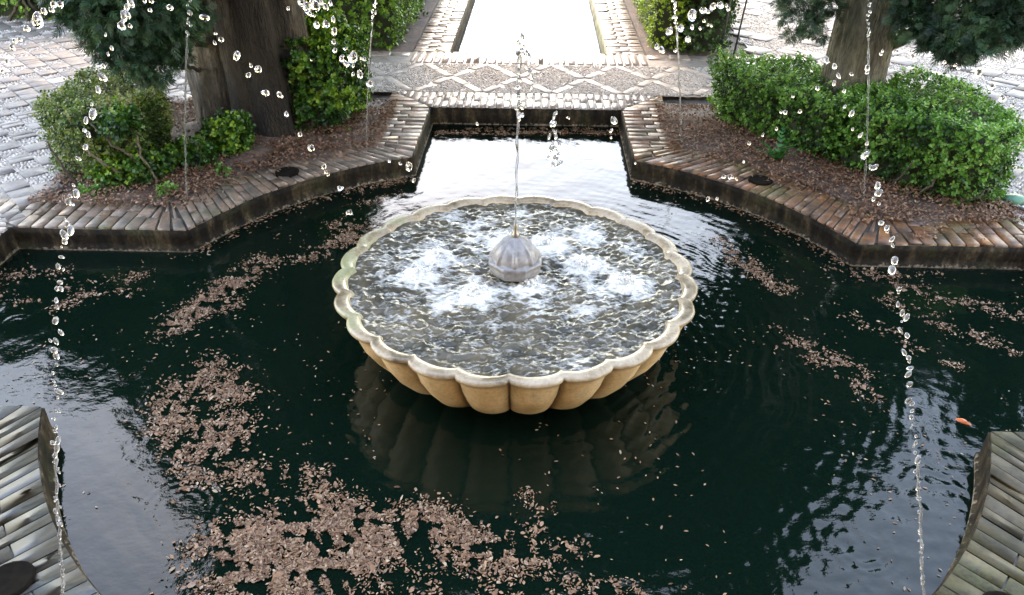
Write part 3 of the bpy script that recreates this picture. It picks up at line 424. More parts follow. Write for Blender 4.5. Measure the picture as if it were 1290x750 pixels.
# crossing path: back band, base, strips, pebbles
def pebbles(m, P, r, z, R=None, h=.5):
    n = len(P); a = np.linspace(0, 2*math.pi, 6, endpoint=False)
    tV = np.concatenate([np.column_stack([np.cos(a), np.sin(a), a*0-.3]), np.column_stack([.72*np.cos(a+.3), .72*np.sin(a+.3), a*0+.62]), [[0, 0, 1.]]])
    i = np.arange(6); j = (i+1) % 6; tF = [np.stack([i, j, j+6, i+6], -1), np.stack([i+6, j+6, np.full(6, 12)], -1)]
    rr = r*rng.uniform(.65, 1.15, (n, 2)); Mx = rotz(rng.uniform(0, 6.28, n)); Mx[:, :, 0] *= rr[:, :1]; Mx[:, :, 1] *= rr[:, 1:]; Mx[:, 2, 2] = h*r*rng.uniform(.6, 1.2, n)
    m.scatter(tV, tF, Mx, np.column_stack([P, np.full(n, z)]), R)
def jgrid(x0, x1, y0, y1, s):
    X, Y = np.meshgrid(np.arange(x0, x1, s), np.arange(y0, y1, s*.87)); X = X + (np.arange(X.shape[0]) % 2)[:, None]*s*.5
    P = np.column_stack([X.ravel(), Y.ravel()]); return P + rng.normal(0, s*.13, P.shape)
Y0, Y1 = YB+CW+.006, YF-CW-.006
m = MB(); m.add([(-2.6, YB+CW, -.009), (2.6, YB+CW, -.009), (2.6, YF, -.009), (-2.6, YF, -.009)], [[0, 1, 2, 3]]); m.build('mortar_bed', M['mortar_pale'], path)
m = MB(); n = 25; n = 31; lay(m, grid_between(lerp((XO, YF), (-XO, YF), n), lerp((XO, YF-CW), (-XO, YF-CW), n), 1), .002, .04, .018, .005, .002)
for sx in (-1, 1):
    q = grid_between(lerp((sx*(XO+.01), YF-CW*.45), (sx*2.6, YF-CW*.45), 9), lerp((sx*(XO+.01), YF-.01), (sx*2.6, YF-.01), 9), 1); lay(m, q, .0, .04, .014)
m.build('header_bricks', M['brick_pale'], path)
DX, DY = .58, (Y1-Y0)/2; SW = .074
def strip_dist(P):
    """distance to the diamond lattice lines"""
    u = (P[:, 0]+.08)/DX; v = (P[:, 1]-Y0)/DY/1.0
    d1 = np.abs(((u+v*.5+.0) % 1) - .5); d2 = np.abs(((u-v*.5+.0) % 1) - .5); k = DX*DY*.5/math.hypot(DX*.5, DY)*2*.5
    return np.minimum(d1, d2)*DX*DY/math.hypot(DX*.5, DY)
m = MB(); Q = []
for k in range(-10, 11):
    for sgn in (1, -1):
        for j in range(2):
            for hh in range(2):
                v0, v1 = j + hh*.5, j + hh*.5 + .5
                x = lambda v: ((k+.5) - sgn*v*.5)*DX - .08
                a = np.array([x(v0), Y0+v0*DY]); b = np.array([x(v1), Y0+v1*DY]); t = (b-a)/np.linalg.norm(b-a); nrm = np.array([-t[1], t[0]])*SW/2
                if max(abs(a[0]), abs(b[0])) > 2.5: continue
                e = SW*.48 if (hh == 0) else 0; e2 = SW*.48 if hh == 1 else 0
                e = e if sgn > 0 else e; a2 = a + t*e; b2 = b - t*e2
                if sgn < 0: a2, b2 = a + t*(e + (SW*.55 if hh == 1 else 0)), b - t*(e2 + (SW*.55 if hh == 0 else 0))
                Q.append([a2-nrm, b2-nrm, b2+nrm, a2+nrm])
lay(m, np.array(Q), .001, .03, .005, .003, .0015); m.build('diamond_strips', M['strip'], path)
m = MB(); P = jgrid(-2.55, 2.55, Y0+.012, Y1-.012, .024); P = P[strip_dist(P) > SW*.5+.004]; pebbles(m, P, .0125, -.009, h=1.0)
tag(m.build('pebble_mosaic', M['pebble'], path), kind='stuff')
# side paving: diagonal chequer of slabs and pebble panels
def paving(sx, label, c, pslab):
    root = thing('path', label, 'path', None, 'structure'); npb = int(round(c/.0247)); m = MB(); Q = []; Rr = []; PB = []
    m0 = MB(); zones = [(2.92, 8.4, .75, 2.93), (2.6, 8.4, 2.93, YF), (2.15, 8.4, YF, 9.0), (2.92+CW*0+.33, 8.4, -W, W)]
    for (x0, x1, y0, y1) in zones: 
        b = len(m0.V); m0.add([(sx*x0, y0, -.012), (sx*x1, y0, -.012), (sx*x1, y1, -.012), (sx*x0, y1, -.012)], [[0, 1, 2, 3]])
    m0.build('mortar_bed', M['mortar_pale'], root)
    def inz(P): 
        r = np.zeros(len(P), bool)
        for (x0, x1, y0, y1) in zones: r |= (P[:, 0] > x0) & (P[:, 0] < x1) & (P[:, 1] > y0) & (P[:, 1] < y1)
        return r
    ii, jj = np.meshgrid(np.arange(-70, 110), np.arange(-70, 110)); ii = ii.ravel(); jj = jj.ravel(); q = math.sqrt(.5)
    cen = np.column_stack([(ii-jj)*c*q, (ii+jj)*c*q]) + (3.16*1, 1.5); ok = inz(cen) & (cen[:, 1] < 7.6); ii, jj, cen = ii[ok], jj[ok], cen[ok]
    ex = np.array([q, q])*c/2; ey = np.array([-q, q])*c/2
    slab = (((ii+jj) % 2 == 0) & (rng.random(len(ii)) < pslab)) | (rng.random(len(ii)) < .12)
    for C0, s in zip(cen, slab):
        if s:
            if rng.random() < .2:
                Q += [[C0-ex-ey, C0-ey, C0+ey, C0-ex+ey], [C0-ey, C0+ex-ey, C0+ex+ey, C0+ey]]; Rr += [rng.random()*.8, rng.random()*.8]
            else: Q.append([C0-ex-ey, C0+ex-ey, C0+ex+ey, C0-ex+ey]); Rr.append(1.0 if rng.random() < .03 else rng.random()*.8)
        else:
            g = (np.arange(npb)+.5)/npb - .5; U, Vv = np.meshgrid(g, g); pp = np.column_stack([U.ravel(), Vv.ravel()]) + rng.normal(0, .13/npb, (npb*npb, 2))
            PB.append(C0 + (pp[:, :1]*ex*2 + pp[:, 1:]*ey*2)*.95)
    Q = np.array(Q); Q[..., 0] *= sx
    lay(m, Q, 0, .03, .006, .003, .0022, np.array(Rr)); m.build('paving_slabs', M['slab'], root)
    P = np.concatenate(PB); P[:, 0] *= sx; m = MB(); pebbles(m, P, .0135, -.012, h=1.0); tag(m.build('pebble_panels', M['pebble'], root), kind='stuff')
paving(-1, 'pale slab and pebble chequer paving left of the dull shrub', .148, 1.0)
paving(1, 'pale pebble paving with scattered slabs behind the right tree', .222, .62)

# ---------------------------------------------------------------- far basin kerbs
def far_kerb(sx, label, seam):
    root = thing('basin_kerb', label, 'kerb', 'brick kerbs along the far basin'); Y2 = 9.2
    m = MB(); V, F = quads_strip(np.array([(sx*W, YF+.002, -.012), (sx*W, Y2, -.012)]), np.array([(sx*XO, YF+.002, -.0125), (sx*XO, Y2, -.012)])); m.add(V, F); m.build('mortar_bed', M['mortar'], root)
    m = MB(); Q = []
    for y0, y1 in ((YF, seam-.012), (seam+.012, Y2)):
        n = int((y1-y0)/.085); I = lerp((sx*W, y0), (sx*W, y1), n+1); O = lerp((sx*XO, y0), (sx*XO, y1), n+1)
        Q.append(grid_between(I, O, 2, True))
    lay(m, np.concatenate(Q), 0, .05, .012, .004, .0025); m.build('brick_coping', M['brick_pale'], root)
    m = MB(); ys = np.linspace(YF, Y2, 30); rows = [np.column_stack([np.full(30, sx*(W-o)), ys, np.full(30, z)]) for o, z in ((-.02, -.010), (.003, -.011), (.004, -.07), (.018, -.11), (.018, -.3))]
    i = np.arange(29); m.add(np.concatenate(rows), [np.stack([i+r*30, i+1+r*30, i+31+r*30, i+30+r*30], -1) for r in range(4)]); m.build('wall_face', M['wall_moss'] if sx > 0 else M['wall'], root)
M['wall_moss'] = mat_masonry('wall_moss', [(.07, .06, .04), (.10, .09, .05)], (.05, .05, .03), (.10, .15, .03), .4, .8, (.5, .7))
far_kerb(-1, 'pale brick kerb on the left side of the far basin', 5.13)
far_kerb(1, 'pale brick kerb with mossy inner face right of the far basin', 5.79)
m = MB(); xs = np.linspace(-W, W, 10); rows = [np.column_stack([xs, np.full(10, YF+o), np.full(10, z)]) for o, z in ((-.02, -.008), (.002, -.009), (.004, -.3))]
i = np.arange(9); m.add(np.concatenate(rows), [np.stack([i+r*10, i+1+r*10, i+11+r*10, i+10+r*10], -1) for r in range(2)]); m.build('end_wall', M['wall'], path)

# ---------------------------------------------------------------- water
st = .0095; ax = np.arange(-2.9, 2.9+st, st); X, Y = np.meshgrid(ax, ax, indexing='ij'); P = np.column_stack([X.ravel(), Y.ravel()])
rad = np.hypot(P[:, 0], P[:, 1]); th = np.arctan2(P[:, 1], P[:, 0])
ins = (rad < RP+.03) | (np.abs(P[:, 0]) < W+.01) | (np.abs(P[:, 1]) < W+.01)
h = .0011*snoise(P, 1.6, 21, 2) + .00055*snoise(P, 5, 22, 2)
right = np.clip(.5+.85*np.cos(th-.1), .22, 1.25) ; back = np.exp(-((th-1.55)/.9)**2)*.7
amp = np.maximum(right, back)*np.exp(-np.clip(rad-.74, 0, None)/.48)
ph = rad*2*math.pi/.075 + 2.6*snoise(P, 1.3, 23, 2) + 1.2*snoise(P, 4, 24)
h += amp*(.0017*np.sin(ph) + .0013*snoise(P, 13, 25, 2))
fr = np.exp(-((P[:, 0]-1.35)**2/.35 + (P[:, 1]+1.2)**2/.5)); h += .0010*fr*snoise(P, 10, 26, 3)
fl = np.exp(-((P[:, 0]+1.75)**2/.25 + (P[:, 1]+.25)**2/.25)); h += .0003*fl*snoise(P, 9, 27, 2)
for k, (rx, ry) in enumerate(RINGS):
    d = np.hypot(P[:, 0]-rx, P[:, 1]-ry); s = [.05, .075, .12, .09][k % 4]; h += .0007*np.exp(-((d-s)/(.5*s))**2)*np.cos(d*2*math.pi/(.036+.012*(k % 3)))*(.6+.4*np.sin(np.arctan2(P[:, 1]-ry, P[:, 0]-rx)*1.0+k))
n = len(ax); i, j = np.meshgrid(np.arange(n-1), np.arange(n-1), indexing='ij'); i = i.ravel(); j = j.ravel()
F = np.stack([i*n+j, (i+1)*n+j, (i+1)*n+j+1, i*n+j+1], -1); F = F[ins[F].any(1)]
used = np.zeros(n*n, bool); used[F.ravel()] = True; remap = np.cumsum(used)-1
m = MB(); m.add(np.column_stack([P[used], ZW+h[used]]), remap[F]); tag(m.build('water', M['water'], smooth=True), 'dark green pool water round the stone bowl, rippled by drops', 'water', None, 'structure')
st = .03; xs = np.arange(-W-.02, W+.03, st); ys = np.arange(YF-.01, 9.25, st); X, Y = np.meshgrid(xs, ys, indexing='ij'); P = np.column_stack([X.ravel(), Y.ravel()])
h = .0008*snoise(P, 1.2, 31, 2) + .006*np.exp(-((P[:, 0]-.12)**2/.3+(P[:, 1]-6.55)**2/.05))*snoise(P, 5, 32, 2)
a_, b_ = X.shape; i, j = np.meshgrid(np.arange(a_-1), np.arange(b_-1), indexing='ij'); i = i.ravel(); j = j.ravel()
m = MB(); m.add(np.column_stack([P, ZW+.02+h]), np.stack([i*b_+j, (i+1)*b_+j, (i+1)*b_+j+1, i*b_+j+1], -1)); tag(m.build('water', M['far_water'], smooth=True), 'white sky reflecting water of the far basin beyond the crossing path', 'water', None, 'structure')
flat('pool_floor', [(-3.3, -3.3), (3.3, -3.3), (3.3, 3.3), (-3.3, 3.3)], -.5, M['hole'], label='dark floor below the pool water', cat='pool floor')

# ---------------------------------------------------------------- added unseen wall and eave behind the viewpoint: block sky light, bounce warm light
pv = thing('light_blocker', 'added unseen ochre wall with deep eaves, shading the pool from behind the viewpoint', 'light blocker')
def box(m, x0, x1, y0, y1, z0, z1):
    V = [(x, y, z) for z in (z0, z1) for x, y in ((x0, y0), (x1, y0), (x1, y1), (x0, y1))]; m.add(V, [(0, 3, 2, 1), (4, 5, 6, 7), (0, 1, 5, 4), (1, 2, 6, 5), (2, 3, 7, 6), (3, 0, 4, 7)])
M['bounce_plaster'] = mat_soil('bounce_plaster', (.50, .34, .20), (.58, .41, .26), (.62, .46, .31)); M['tile'] = mat_soil('blocker_tile', (.22, .09, .05), (.32, .15, .08), (.38, .2, .12))
m = MB(); box(m, -7, -1.1, -6.4, -6.0, -.05, 5.0); box(m, 1.1, 7, -6.4, -6.0, -.05, 5.0); box(m, -1.1, 1.1, -6.4, -6.0, 2.6, 5.0); m.build('wall', M['bounce_plaster'], pv)
m = MB(); box(m, -7.5, 7.5, -7.0, -3.3, 4.9, 5.05); m.build('blocker_eave', M['tile'], pv)
m = MB(); box(m, -1.08, 1.08, -6.25, -6.18, -.05, 2.59); m.build('blocker_door', M['twig'] if 'twig' in M else M['tile'], pv)
# ---------------------------------------------------------------- stone fountain
fountain = thing('stone_fountain', 'round scalloped stone bowl fountain with domed finial standing in the pool', 'fountain', None, None, (0, 0, ZW))
def local(o): return o
RB = .822; NL = 24; NA = 24*22
a = np.linspace(0, 2*math.pi, NA, endpoint=False); sc = 1 - np.abs(np.sin(NL/2*(a+math.pi/2)))**.62     # 0 on a lobe, 1 in a seam
prof = [(.20, -.36, 0), (.22, -.30, 0), (.30, -.235, .1), (.45, -.185, .7), (.585, -.12, 1), (.665, -.06, 1.15), (.722, .012, 1.2), (.766, .09, 1.1), (.793, .165, 1), (.808, .200, 1), (.822, .2035, 1), (.825, .213, 1), (.820, .222, 1), (.808, .2255, 1),
        (.792, .2268, .95), (.774, .2245, .9), (.762, .216, .85), (.752, .195, .8), (.71, .15, .5), (.6, .10, .2), (.3, .06, 0), (.02, .05, 0)]
rings = np.zeros((len(prof), NA, 3))
for k, (r, z, s) in enumerate(prof):
    rr = r*(1 - (.052 if z < .19 else .040)*s*sc) + (.004*snoise(np.column_stack([np.cos(a)*r, np.sin(a)*r, np.full(NA, z)]), 2.5, 41, 3) if s else 0)
    rings[k] = np.column_stack([rr*np.cos(a), rr*np.sin(a), np.full(NA, z-ZW)])
m = MB(); V, F = loft(rings); m.add(V, F, np.concatenate([sc*(1 if (s >= .9 and z < .205) else .15) for r, z, s in prof])); bowl = m.build('basin', M['bowl'], fountain, smooth=True)
# the stone material reads object z: keep its thresholds relative to the basin's own origin
bowl.data.transform(Matrix.Translation((0, 0, ZW))); bowl.location = (0, 0, -ZW)
aa = np.linspace(0, 2*math.pi, 48, endpoint=False)
m = MB(); V, F = loft(np.stack([np.column_stack([r*np.cos(aa), r*np.sin(aa), np.full(48, z-ZW)]) for r, z in ((.3, -.5), (.3, -.42), (.24, -.38), (.21, -.3))])); m.add(V, F); m.build('pedestal', M['bowl'], fountain, smooth=True)
# finial: mossy stem, octagonal moulding, gored dome, metal nozzle
fin_rings = []
def oct_r(t): return 1/np.cos((t % (math.pi/4)) - math.pi/8)*math.cos(math.pi/8)
A = np.linspace(0, 2*math.pi, 192, endpoint=False)
def ring(r, z, mode=0.0, gore=0.0): 
    rr = r*(1-mode + mode*oct_r(A+math.pi/8)*1.03)*(1 + gore*(np.abs(np.cos(4*A))**16 - .2)); return np.column_stack([rr*np.cos(A), rr*np.sin(A), np.full(192, z-ZW)])
ZF = .225
m = MB(); V, F = loft(np.stack([ring(.075, .10), ring(.085, .19), ring(.07, ZF+.01), ring(.07, ZF+.02)])); m.add(V, F); stem = m.build('stem', M['moss'], fountain, smooth=True)
R = [ring(.03, ZF+.002, 0), ring(.086, ZF+.000, .2), ring(.108, ZF+.006, .7), ring(.117, ZF+.018, 1), ring(.120, ZF+.034, 1), ring(.1185, ZF+.040, 1), ring(.1185, ZF+.052, 1), ring(.124, ZF+.056, 1), ring(.125, ZF+.066, 1), ring(.119, ZF+.072, 1), ring(.108, ZF+.074, .4)]
for t in np.linspace(0, 1, 18):
    rr = .106*(1-t**1.75)**.78; R.append(ring(max(rr, .013), ZF+.075+.112*t, 0, .11*(1-t*.3)))
m = MB(); V, F = loft(np.stack(R)); m.add(V, F); dome = m.build('dome', M['finial'], fountain, smooth=True)
m = MB(); V, F = loft(np.stack([ring(r, z) for r, z in ((.018, ZF+.178), (.019, ZF+.19), (.016, ZF+.195), (.0115, ZF+.20), (.010, ZF+.225), (.008, ZF+.232), (.0075, ZF+.245), (.004, ZF+.246))])); m.add(V, F); m.build('nozzle', M['metal'], dome, smooth=True)
# water in the bowl
st = .0058; ax = np.arange(-.79, .79, st); X, Y = np.meshgrid(ax, ax, indexing='ij'); P = np.column_stack([X.ravel(), Y.ravel()]); rad = np.hypot(P[:, 0], P[:, 1]); tq = np.arctan2(P[:, 1], P[:, 0])
SPOT = [(-.36, .14), (-.44, -.03), (-.17, -.17), (.06, -.10), (.31, .09), (.50, -.07), (-.06, .30), (.15, .29)]
foam = np.zeros(len(P)); h = .0042*snoise(P, 4.5, 51, 2)
pol = np.column_stack([rad*1.0, tq*.16])
stretch_n = snoise(np.column_stack([rad*9, tq*1.6, np.sin(tq)]), .9, 52, 2)
h += .0060*(1-np.abs(stretch_n)*1.6) + .0050*snoise(np.column_stack([P[:, 0], P[:, 1]*1.9]), 9, 53, 2) + .0022*snoise(P, 24, 54); h *= np.clip((.82-rad)/.12, .45, 1)
for k, (x, y) in enumerate(SPOT):
    d = np.hypot(P[:, 0]-x, (P[:, 1]-y)); g = np.exp(-(d/.062)**2); lump = .5+.5*snoise(P, 18, 60+k, 2)
    h += g*(.012+.016*lump); foam = np.maximum(foam, np.exp(-(d/.07)**2)*.95 + 0*d); foam = np.maximum(foam, .40*np.exp(-(d/.12)**2)*(.45+.9*(snoise(P, 10, 80+k, 3)+.3)))
foam = np.maximum(foam, np.clip(-.02 + .22*snoise(P, 2.2, 56, 2) + .10*P[:, 1] + .03*np.exp(-((rad-.42)/.2)**2), .0, .6)*np.clip((.77-rad)/.12, .35, 1))
n = len(ax); i, j = np.meshgrid(np.arange(n-1), np.arange(n-1), indexing='ij'); i = i.ravel(); j = j.ravel(); F = np.stack([i*n+j, (i+1)*n+j, (i+1)*n+j+1, i*n+j+1], -1)
ok = rad < .778; F = F[ok[F].all(1)]; used = np.zeros(n*n, bool); used[F.ravel()] = True; remap = np.cumsum(used)-1
m = MB(); m.add(np.column_stack([P[used], .203+h[used]]), remap[F]); tag(m.build('water', M['bowl_water'], smooth=True, attr={'foam': foam[used]}), 'white churning water filling the scalloped stone bowl', 'water', None, 'structure')

FOAMB = (SPOT,)
# ---------------------------------------------------------------- jets and drops
def ico(sub=2):
    import bmesh
    b = bmesh.new(); bmesh.ops.create_icosphere(b, subdivisions=sub, radius=1); V = np.array([v.co[:] for v in b.verts]); F = np.array([[v.index for v in f.verts] for f in b.faces]); b.free(); return V, F
IV, IF = ico(2)
def drop_shape(seed): 
    return IV*(1+.22*snoise(IV, .35, seed, 2))[:, None]
def add_drops(m, P, r, stretch=1.0):
    P = np.asarray(P, float); r = np.broadcast_to(r, (len(P),))
    for k in range(len(P)):
        Mx = rot_to(rng.normal(size=(1, 3)) + [[0, 0, 2.5]]); Mx = Mx*r[k]; Mx[:, :, 2] *= stretch*rng.uniform(.9, 1.5); m.scatter(drop_shape(rng.integers(1e6)), [IF], Mx, P[k:k+1])
def wobble_tube(m, P, r, n=8, w=.0015):
    P = np.asarray(P, float); t = np.arange(len(P)); q = P + w*np.column_stack([snoise(t[:, None]*.9, .11, 91), snoise(t[:, None]*.9, .12, 92), 0*t]); V, F = tube(q, r*(1+.3*snoise(t[:, None]*1., .13, 93)), n); m.add(V, F)
def resample(P, n):
    P = np.asarray(P, float); d = np.concatenate([[0], np.cumsum(np.linalg.norm(np.diff(P, axis=0), axis=1))]); t = np.linspace(0, d[-1], n); return np.column_stack([np.interp(t, d, P[:, k]) for k in range(3)])
# splashing foam on the bubbling spots
m = MB()
for (x, y) in SPOT:
    n = 130; q = rng.normal(0, .032, (n, 2)); g = np.exp(-(q**2).sum(1)/.0022); r = rng.uniform(.002, .0065, n)*(.5+.7*g)
    for k in range(n): m.scatter(drop_shape(rng.integers(1e6)), [IF], rot_to(rng.normal(size=(1, 3)))*r[k], np.array([[x+q[k, 0], y+q[k, 1], .207 + .036*g[k]*rng.random()**.6 + (.03*rng.random() if rng.random() < .12 else 0)]]))
tag(m.build('foam', M['foam'], smooth=True), 'white splashing foam on the bubbling spots inside the stone bowl', 'foam', None, 'stuff')
# centre jet
z = np.linspace(.466, 1.25, 60); u = (z-.466)/.784
m = MB(); wobble_tube(m, np.column_stack([.010*u, .004*u, z]), .0042+.0028*u, 8, .002)
q = np.linspace(0, 1, 14)
for k in range(16): add_drops(m, [[.012+rng.normal(0, .006), rng.normal(0, .006), rng.uniform(.95, 1.29)]], rng.uniform(.004, .009), 1.6)
add_drops(m, [[.028, .0, 1.235], [.05, .01, 1.19], [.055, .0, 1.13], [.04, .0, 1.21], [.02, 0, 1.27], [.06, .0, 1.08], [.035, 0, 1.16]], [.007, .008, .008, .007, .008, .005, .005], 2.2)
for k in range(26):
    add_drops(m, [[.155+rng.normal(0, .012), rng.normal(0, .015), rng.uniform(.74, .97)]], rng.uniform(.003, .0085), 1.7)
tag(m.build('water_jet', M['jet'], smooth=True), 'tall central water jet rising from the domed finial of the bowl', 'water jet', 'jets of the fountain')
# four jets behind, rising from the bed corners and leaning over the pool
def back_jet(x, y, k, b, label):
    n0 = np.array([x, y]); d = -n0/np.linalg.norm(n0); m = MB(); nc = .34 if k > 3 else .44
    s = np.concatenate([[0], np.linspace(.004, nc, 60)]); P = np.column_stack([n0 + d*s[:, None], k*s-b*s*s + .0])
    wobble_tube(m, P, .0052 if k > 3 else .0052, 6, .001)
    s = np.linspace(nc, 1.0, 70); s = s + rng.normal(0, .002, 70); P = np.column_stack([n0 + d*s[:, None] + rng.normal(0, .006, (70, 2)), k*s-b*s*s]); add_drops(m, P, rng.uniform(.004, .0085, 70), 1.3)
    V, F = tube([(x, y, -.03), (x, y, .012), (x, y, .02)], [.012, .011, .006], 10); m2 = MB(); m2.add(V, F)
    o = tag(m.build('water_jet', M['jet'], smooth=True), label, 'water jet', 'jets of the fountain'); 
    tag(m2.build('nozzle', M['metal']), label.replace('thin water jet', 'small metal nozzle under the thin jet'), 'nozzle', 'jet nozzles at the bed corners')
back_jet(-2.01, 1.13, 3.5, 1.55, 'thin water jet at the front of the left planting bed')
back_jet(-1.12, 2.16, 2.45, .9, 'thin water jet in front of the tall ivy bush')
back_jet(1.11, 2.19, 2.45, .9, 'thin water jet between channel and left end of the hedge')
back_jet(2.08, 1.30, 3.5, 1.55, 'thin water jet at the orange kerb before the right hedge')
# two near jets whose arcs break up into beads
def near_jet(ARC, noz, label):
    m = MB(); A = np.array(ARC); low = np.array([noz + (0,), (noz[0]+(A[0, 0]-noz[0])*.45, noz[1]+(A[0, 1]-noz[1])*.45, A[0, 2]*.5)]); A = np.concatenate([low, A])
    P = resample(A, 260); zz = P[:, 2]
    k = int((zz < .82).sum()); wobble_tube(m, P[:k], .0028, 6, .002)
    for q in P[::2]:
        z = q[2]
        if z < .35: continue
        f = np.clip((z-.5)/.7, 0, 1)
        if z > .9 and rng.random() < .05+.2*f: continue
        add_drops(m, [q + rng.normal(0, .0015+.0035*f, 3)], (rng.uniform(.0024, .0038) + .0034*f*rng.random())*rng.choice([.6, .85, 1, 1.25]), 1.35)
    return tag(m.build('water_jet', M['jet'], smooth=True), label, 'water jet', 'jets of the fountain')
near_jet(ARC_L, (-1.1, -2.09), 'beaded near water jet crossing the left side of the picture past the dull shrub')
near_jet(ARC_R, (1.1, -2.09), 'beaded near water jet crossing before the right hedge and orange kerb')
DROPSETS = [(D_tl, 'clear water drop in the air before the dark cypress sprays'), (D_tr, 'clear water drop in the air before the thick dark trunk'), (D_iv, 'clear water drop in the air before the tall ivy bush'),
            (D_ch, 'clear water drop in the air above the back channel'), (D_fr, 'clear water drop in the air before the far right hedges'), (D_hr, 'clear water drop in the air before the boxy green hedge'), (D_rp, 'dark looking water drop in the air before the right paving')]
for L, lab in DROPSETS:
    for (x, y, z, r) in L:
        m = MB(); add_drops(m, [(0, 0, 0)], r*.6*float(np.clip(rng.lognormal(0, .25), .6, 1.5)), 1.15)
        if rng.random() < .45: add_drops(m, [rng.normal(0, r*.8, 3)], r*.4, 1.2)
        o = m.build('water_drop', M['drop'], smooth=True); o.location = (x, y, z); tag(o, lab, 'water drop', lab.replace('clear water drop', 'water drops').replace('dark looking water drop', 'water drops'))
# ---------------------------------------------------------------- foliage
LEAF_V = np.array([(0, 0, 0), (.42, .5, .10), (0, 1.0, -.04), (-.42, .5, .10)]); LEAF_F = [np.array([(0, 1, 2), (0, 2, 3)])]
def leaf_mats(N, size, droop=0.0, spread=.8):
    n = len(N); d = N + rng.normal(0, spread, (n, 3)); d[:, 2] -= droop; d /= np.linalg.norm(d, axis=1)[:, None]      # leaf axis (local Y)
    up = np.cross(d, rng.normal(size=(n, 3))); up /= np.linalg.norm(up, axis=1)[:, None]; X = np.cross(d, up); s = size*rng.uniform(.6, 1.25, (n, 1, 1))
    return np.stack([X, d, up], -1)*s
def sprig(nl, L, leaf):
    """a twig tip with nl leaves in opposite pairs"""
    V = []; F = []; k = 0
    for i in range(nl):
        t = (i+1)/nl; a = i*2.4; base = np.array([0, 0, t*L]); d = np.array([math.cos(a)*.8, math.sin(a)*.8, .55]); d /= np.linalg.norm(d)
        s = np.cross(d, [0, 0, 1]); s /= np.linalg.norm(s); u = np.cross(s, d)
        for q in LEAF_V: V.append(base + leaf*(q[0]*s + q[1]*d + q[2]*u))
        F += [(k, k+1, k+2), (k, k+2, k+3)]; k += 4
    return np.array(V), [np.array(F)]
def hedge_points(poly, z0, h, n, depth=.07, seed=1, lump=.036, round_=.05, top=1.0, taper=0.0):
    poly = np.asarray(poly, float); c = poly.mean(0); m = len(poly)
    E = np.roll(poly, -1, 0)-poly; L = np.linalg.norm(E, axis=1); area = .5*abs(sum(poly[i][0]*poly[(i+1) % m][1]-poly[(i+1) % m][0]*poly[i][1] for i in range(m)))
    side = L.sum()*h; nt_ = int(n*area*top/(area*top+side)); ns = n-nt_
    k = rng.choice(m, ns, p=L/L.sum()); t = rng.random(ns); q = poly[k]+E[k]*t[:, None]; z = z0+h*rng.random(ns)**.9
    nn = np.column_stack([E[:, 1], -E[:, 0]]); nn /= np.linalg.norm(nn, axis=1)[:, None]; nn = np.where((((poly+np.roll(poly, -1, 0))/2-c)*nn).sum(1, keepdims=True) < 0, -nn, nn)
    Ns = np.column_stack([nn[k], np.full(ns, .15)]); Ps = np.column_stack([q, z])
    lo, hi = poly.min(0), poly.max(0); T = rng.uniform(lo, hi, (nt_*4, 2)); T = T[in_poly(T, poly)][:nt_]
    Pt = np.column_stack([T, np.full(len(T), z0+h)]); Nt = np.column_stack([np.zeros((len(T), 2)), np.ones(len(T))])
    P = np.concatenate([Ps, Pt]); N = np.concatenate([Ns, Nt]); 
    # round the upper edges, lumps and depth
    w_ = np.clip((P[:, 2]-(z0+h-round_))/round_, 0, 1); cc = np.column_stack([c[0]-P[:, 0], c[1]-P[:, 1]]); 
    P[:len(Ps), :2] += (cc/np.linalg.norm(cc, axis=1)[:, None])[:len(Ps)]*(w_[:len(Ps), None]**2*round_*.6)
    lowt = np.clip((P[:, 2]-z0)/h, 0, 1); P[:, :2] += cc*(taper*(1-lowt))[:, None]
    P += N*((rng.random(len(P)) < .05)*rng.uniform(.01, .055, len(P)))[:, None]
    P += N*(lump*snoise(P, 2.2, seed, 3) - np.abs(rng.exponential(depth*.5, len(P))) )[:, None]
    return P, N
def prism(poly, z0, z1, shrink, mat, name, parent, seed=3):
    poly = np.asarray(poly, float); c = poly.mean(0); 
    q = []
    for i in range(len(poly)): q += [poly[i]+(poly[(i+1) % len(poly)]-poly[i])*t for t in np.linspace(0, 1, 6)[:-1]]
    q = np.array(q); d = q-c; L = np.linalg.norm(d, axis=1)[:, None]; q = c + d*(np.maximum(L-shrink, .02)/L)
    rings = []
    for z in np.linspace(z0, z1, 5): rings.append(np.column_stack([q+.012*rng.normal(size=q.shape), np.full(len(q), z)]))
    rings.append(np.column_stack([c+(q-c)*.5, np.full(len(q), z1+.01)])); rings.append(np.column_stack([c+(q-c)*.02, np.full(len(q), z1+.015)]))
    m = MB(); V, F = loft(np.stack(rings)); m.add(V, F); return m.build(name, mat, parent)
def colour_by(P, seed, f=3.0, j=.28): return np.clip(.5+.38*snoise(P, f, seed, 2)+rng.normal(0, j, len(P)), 0, 1)
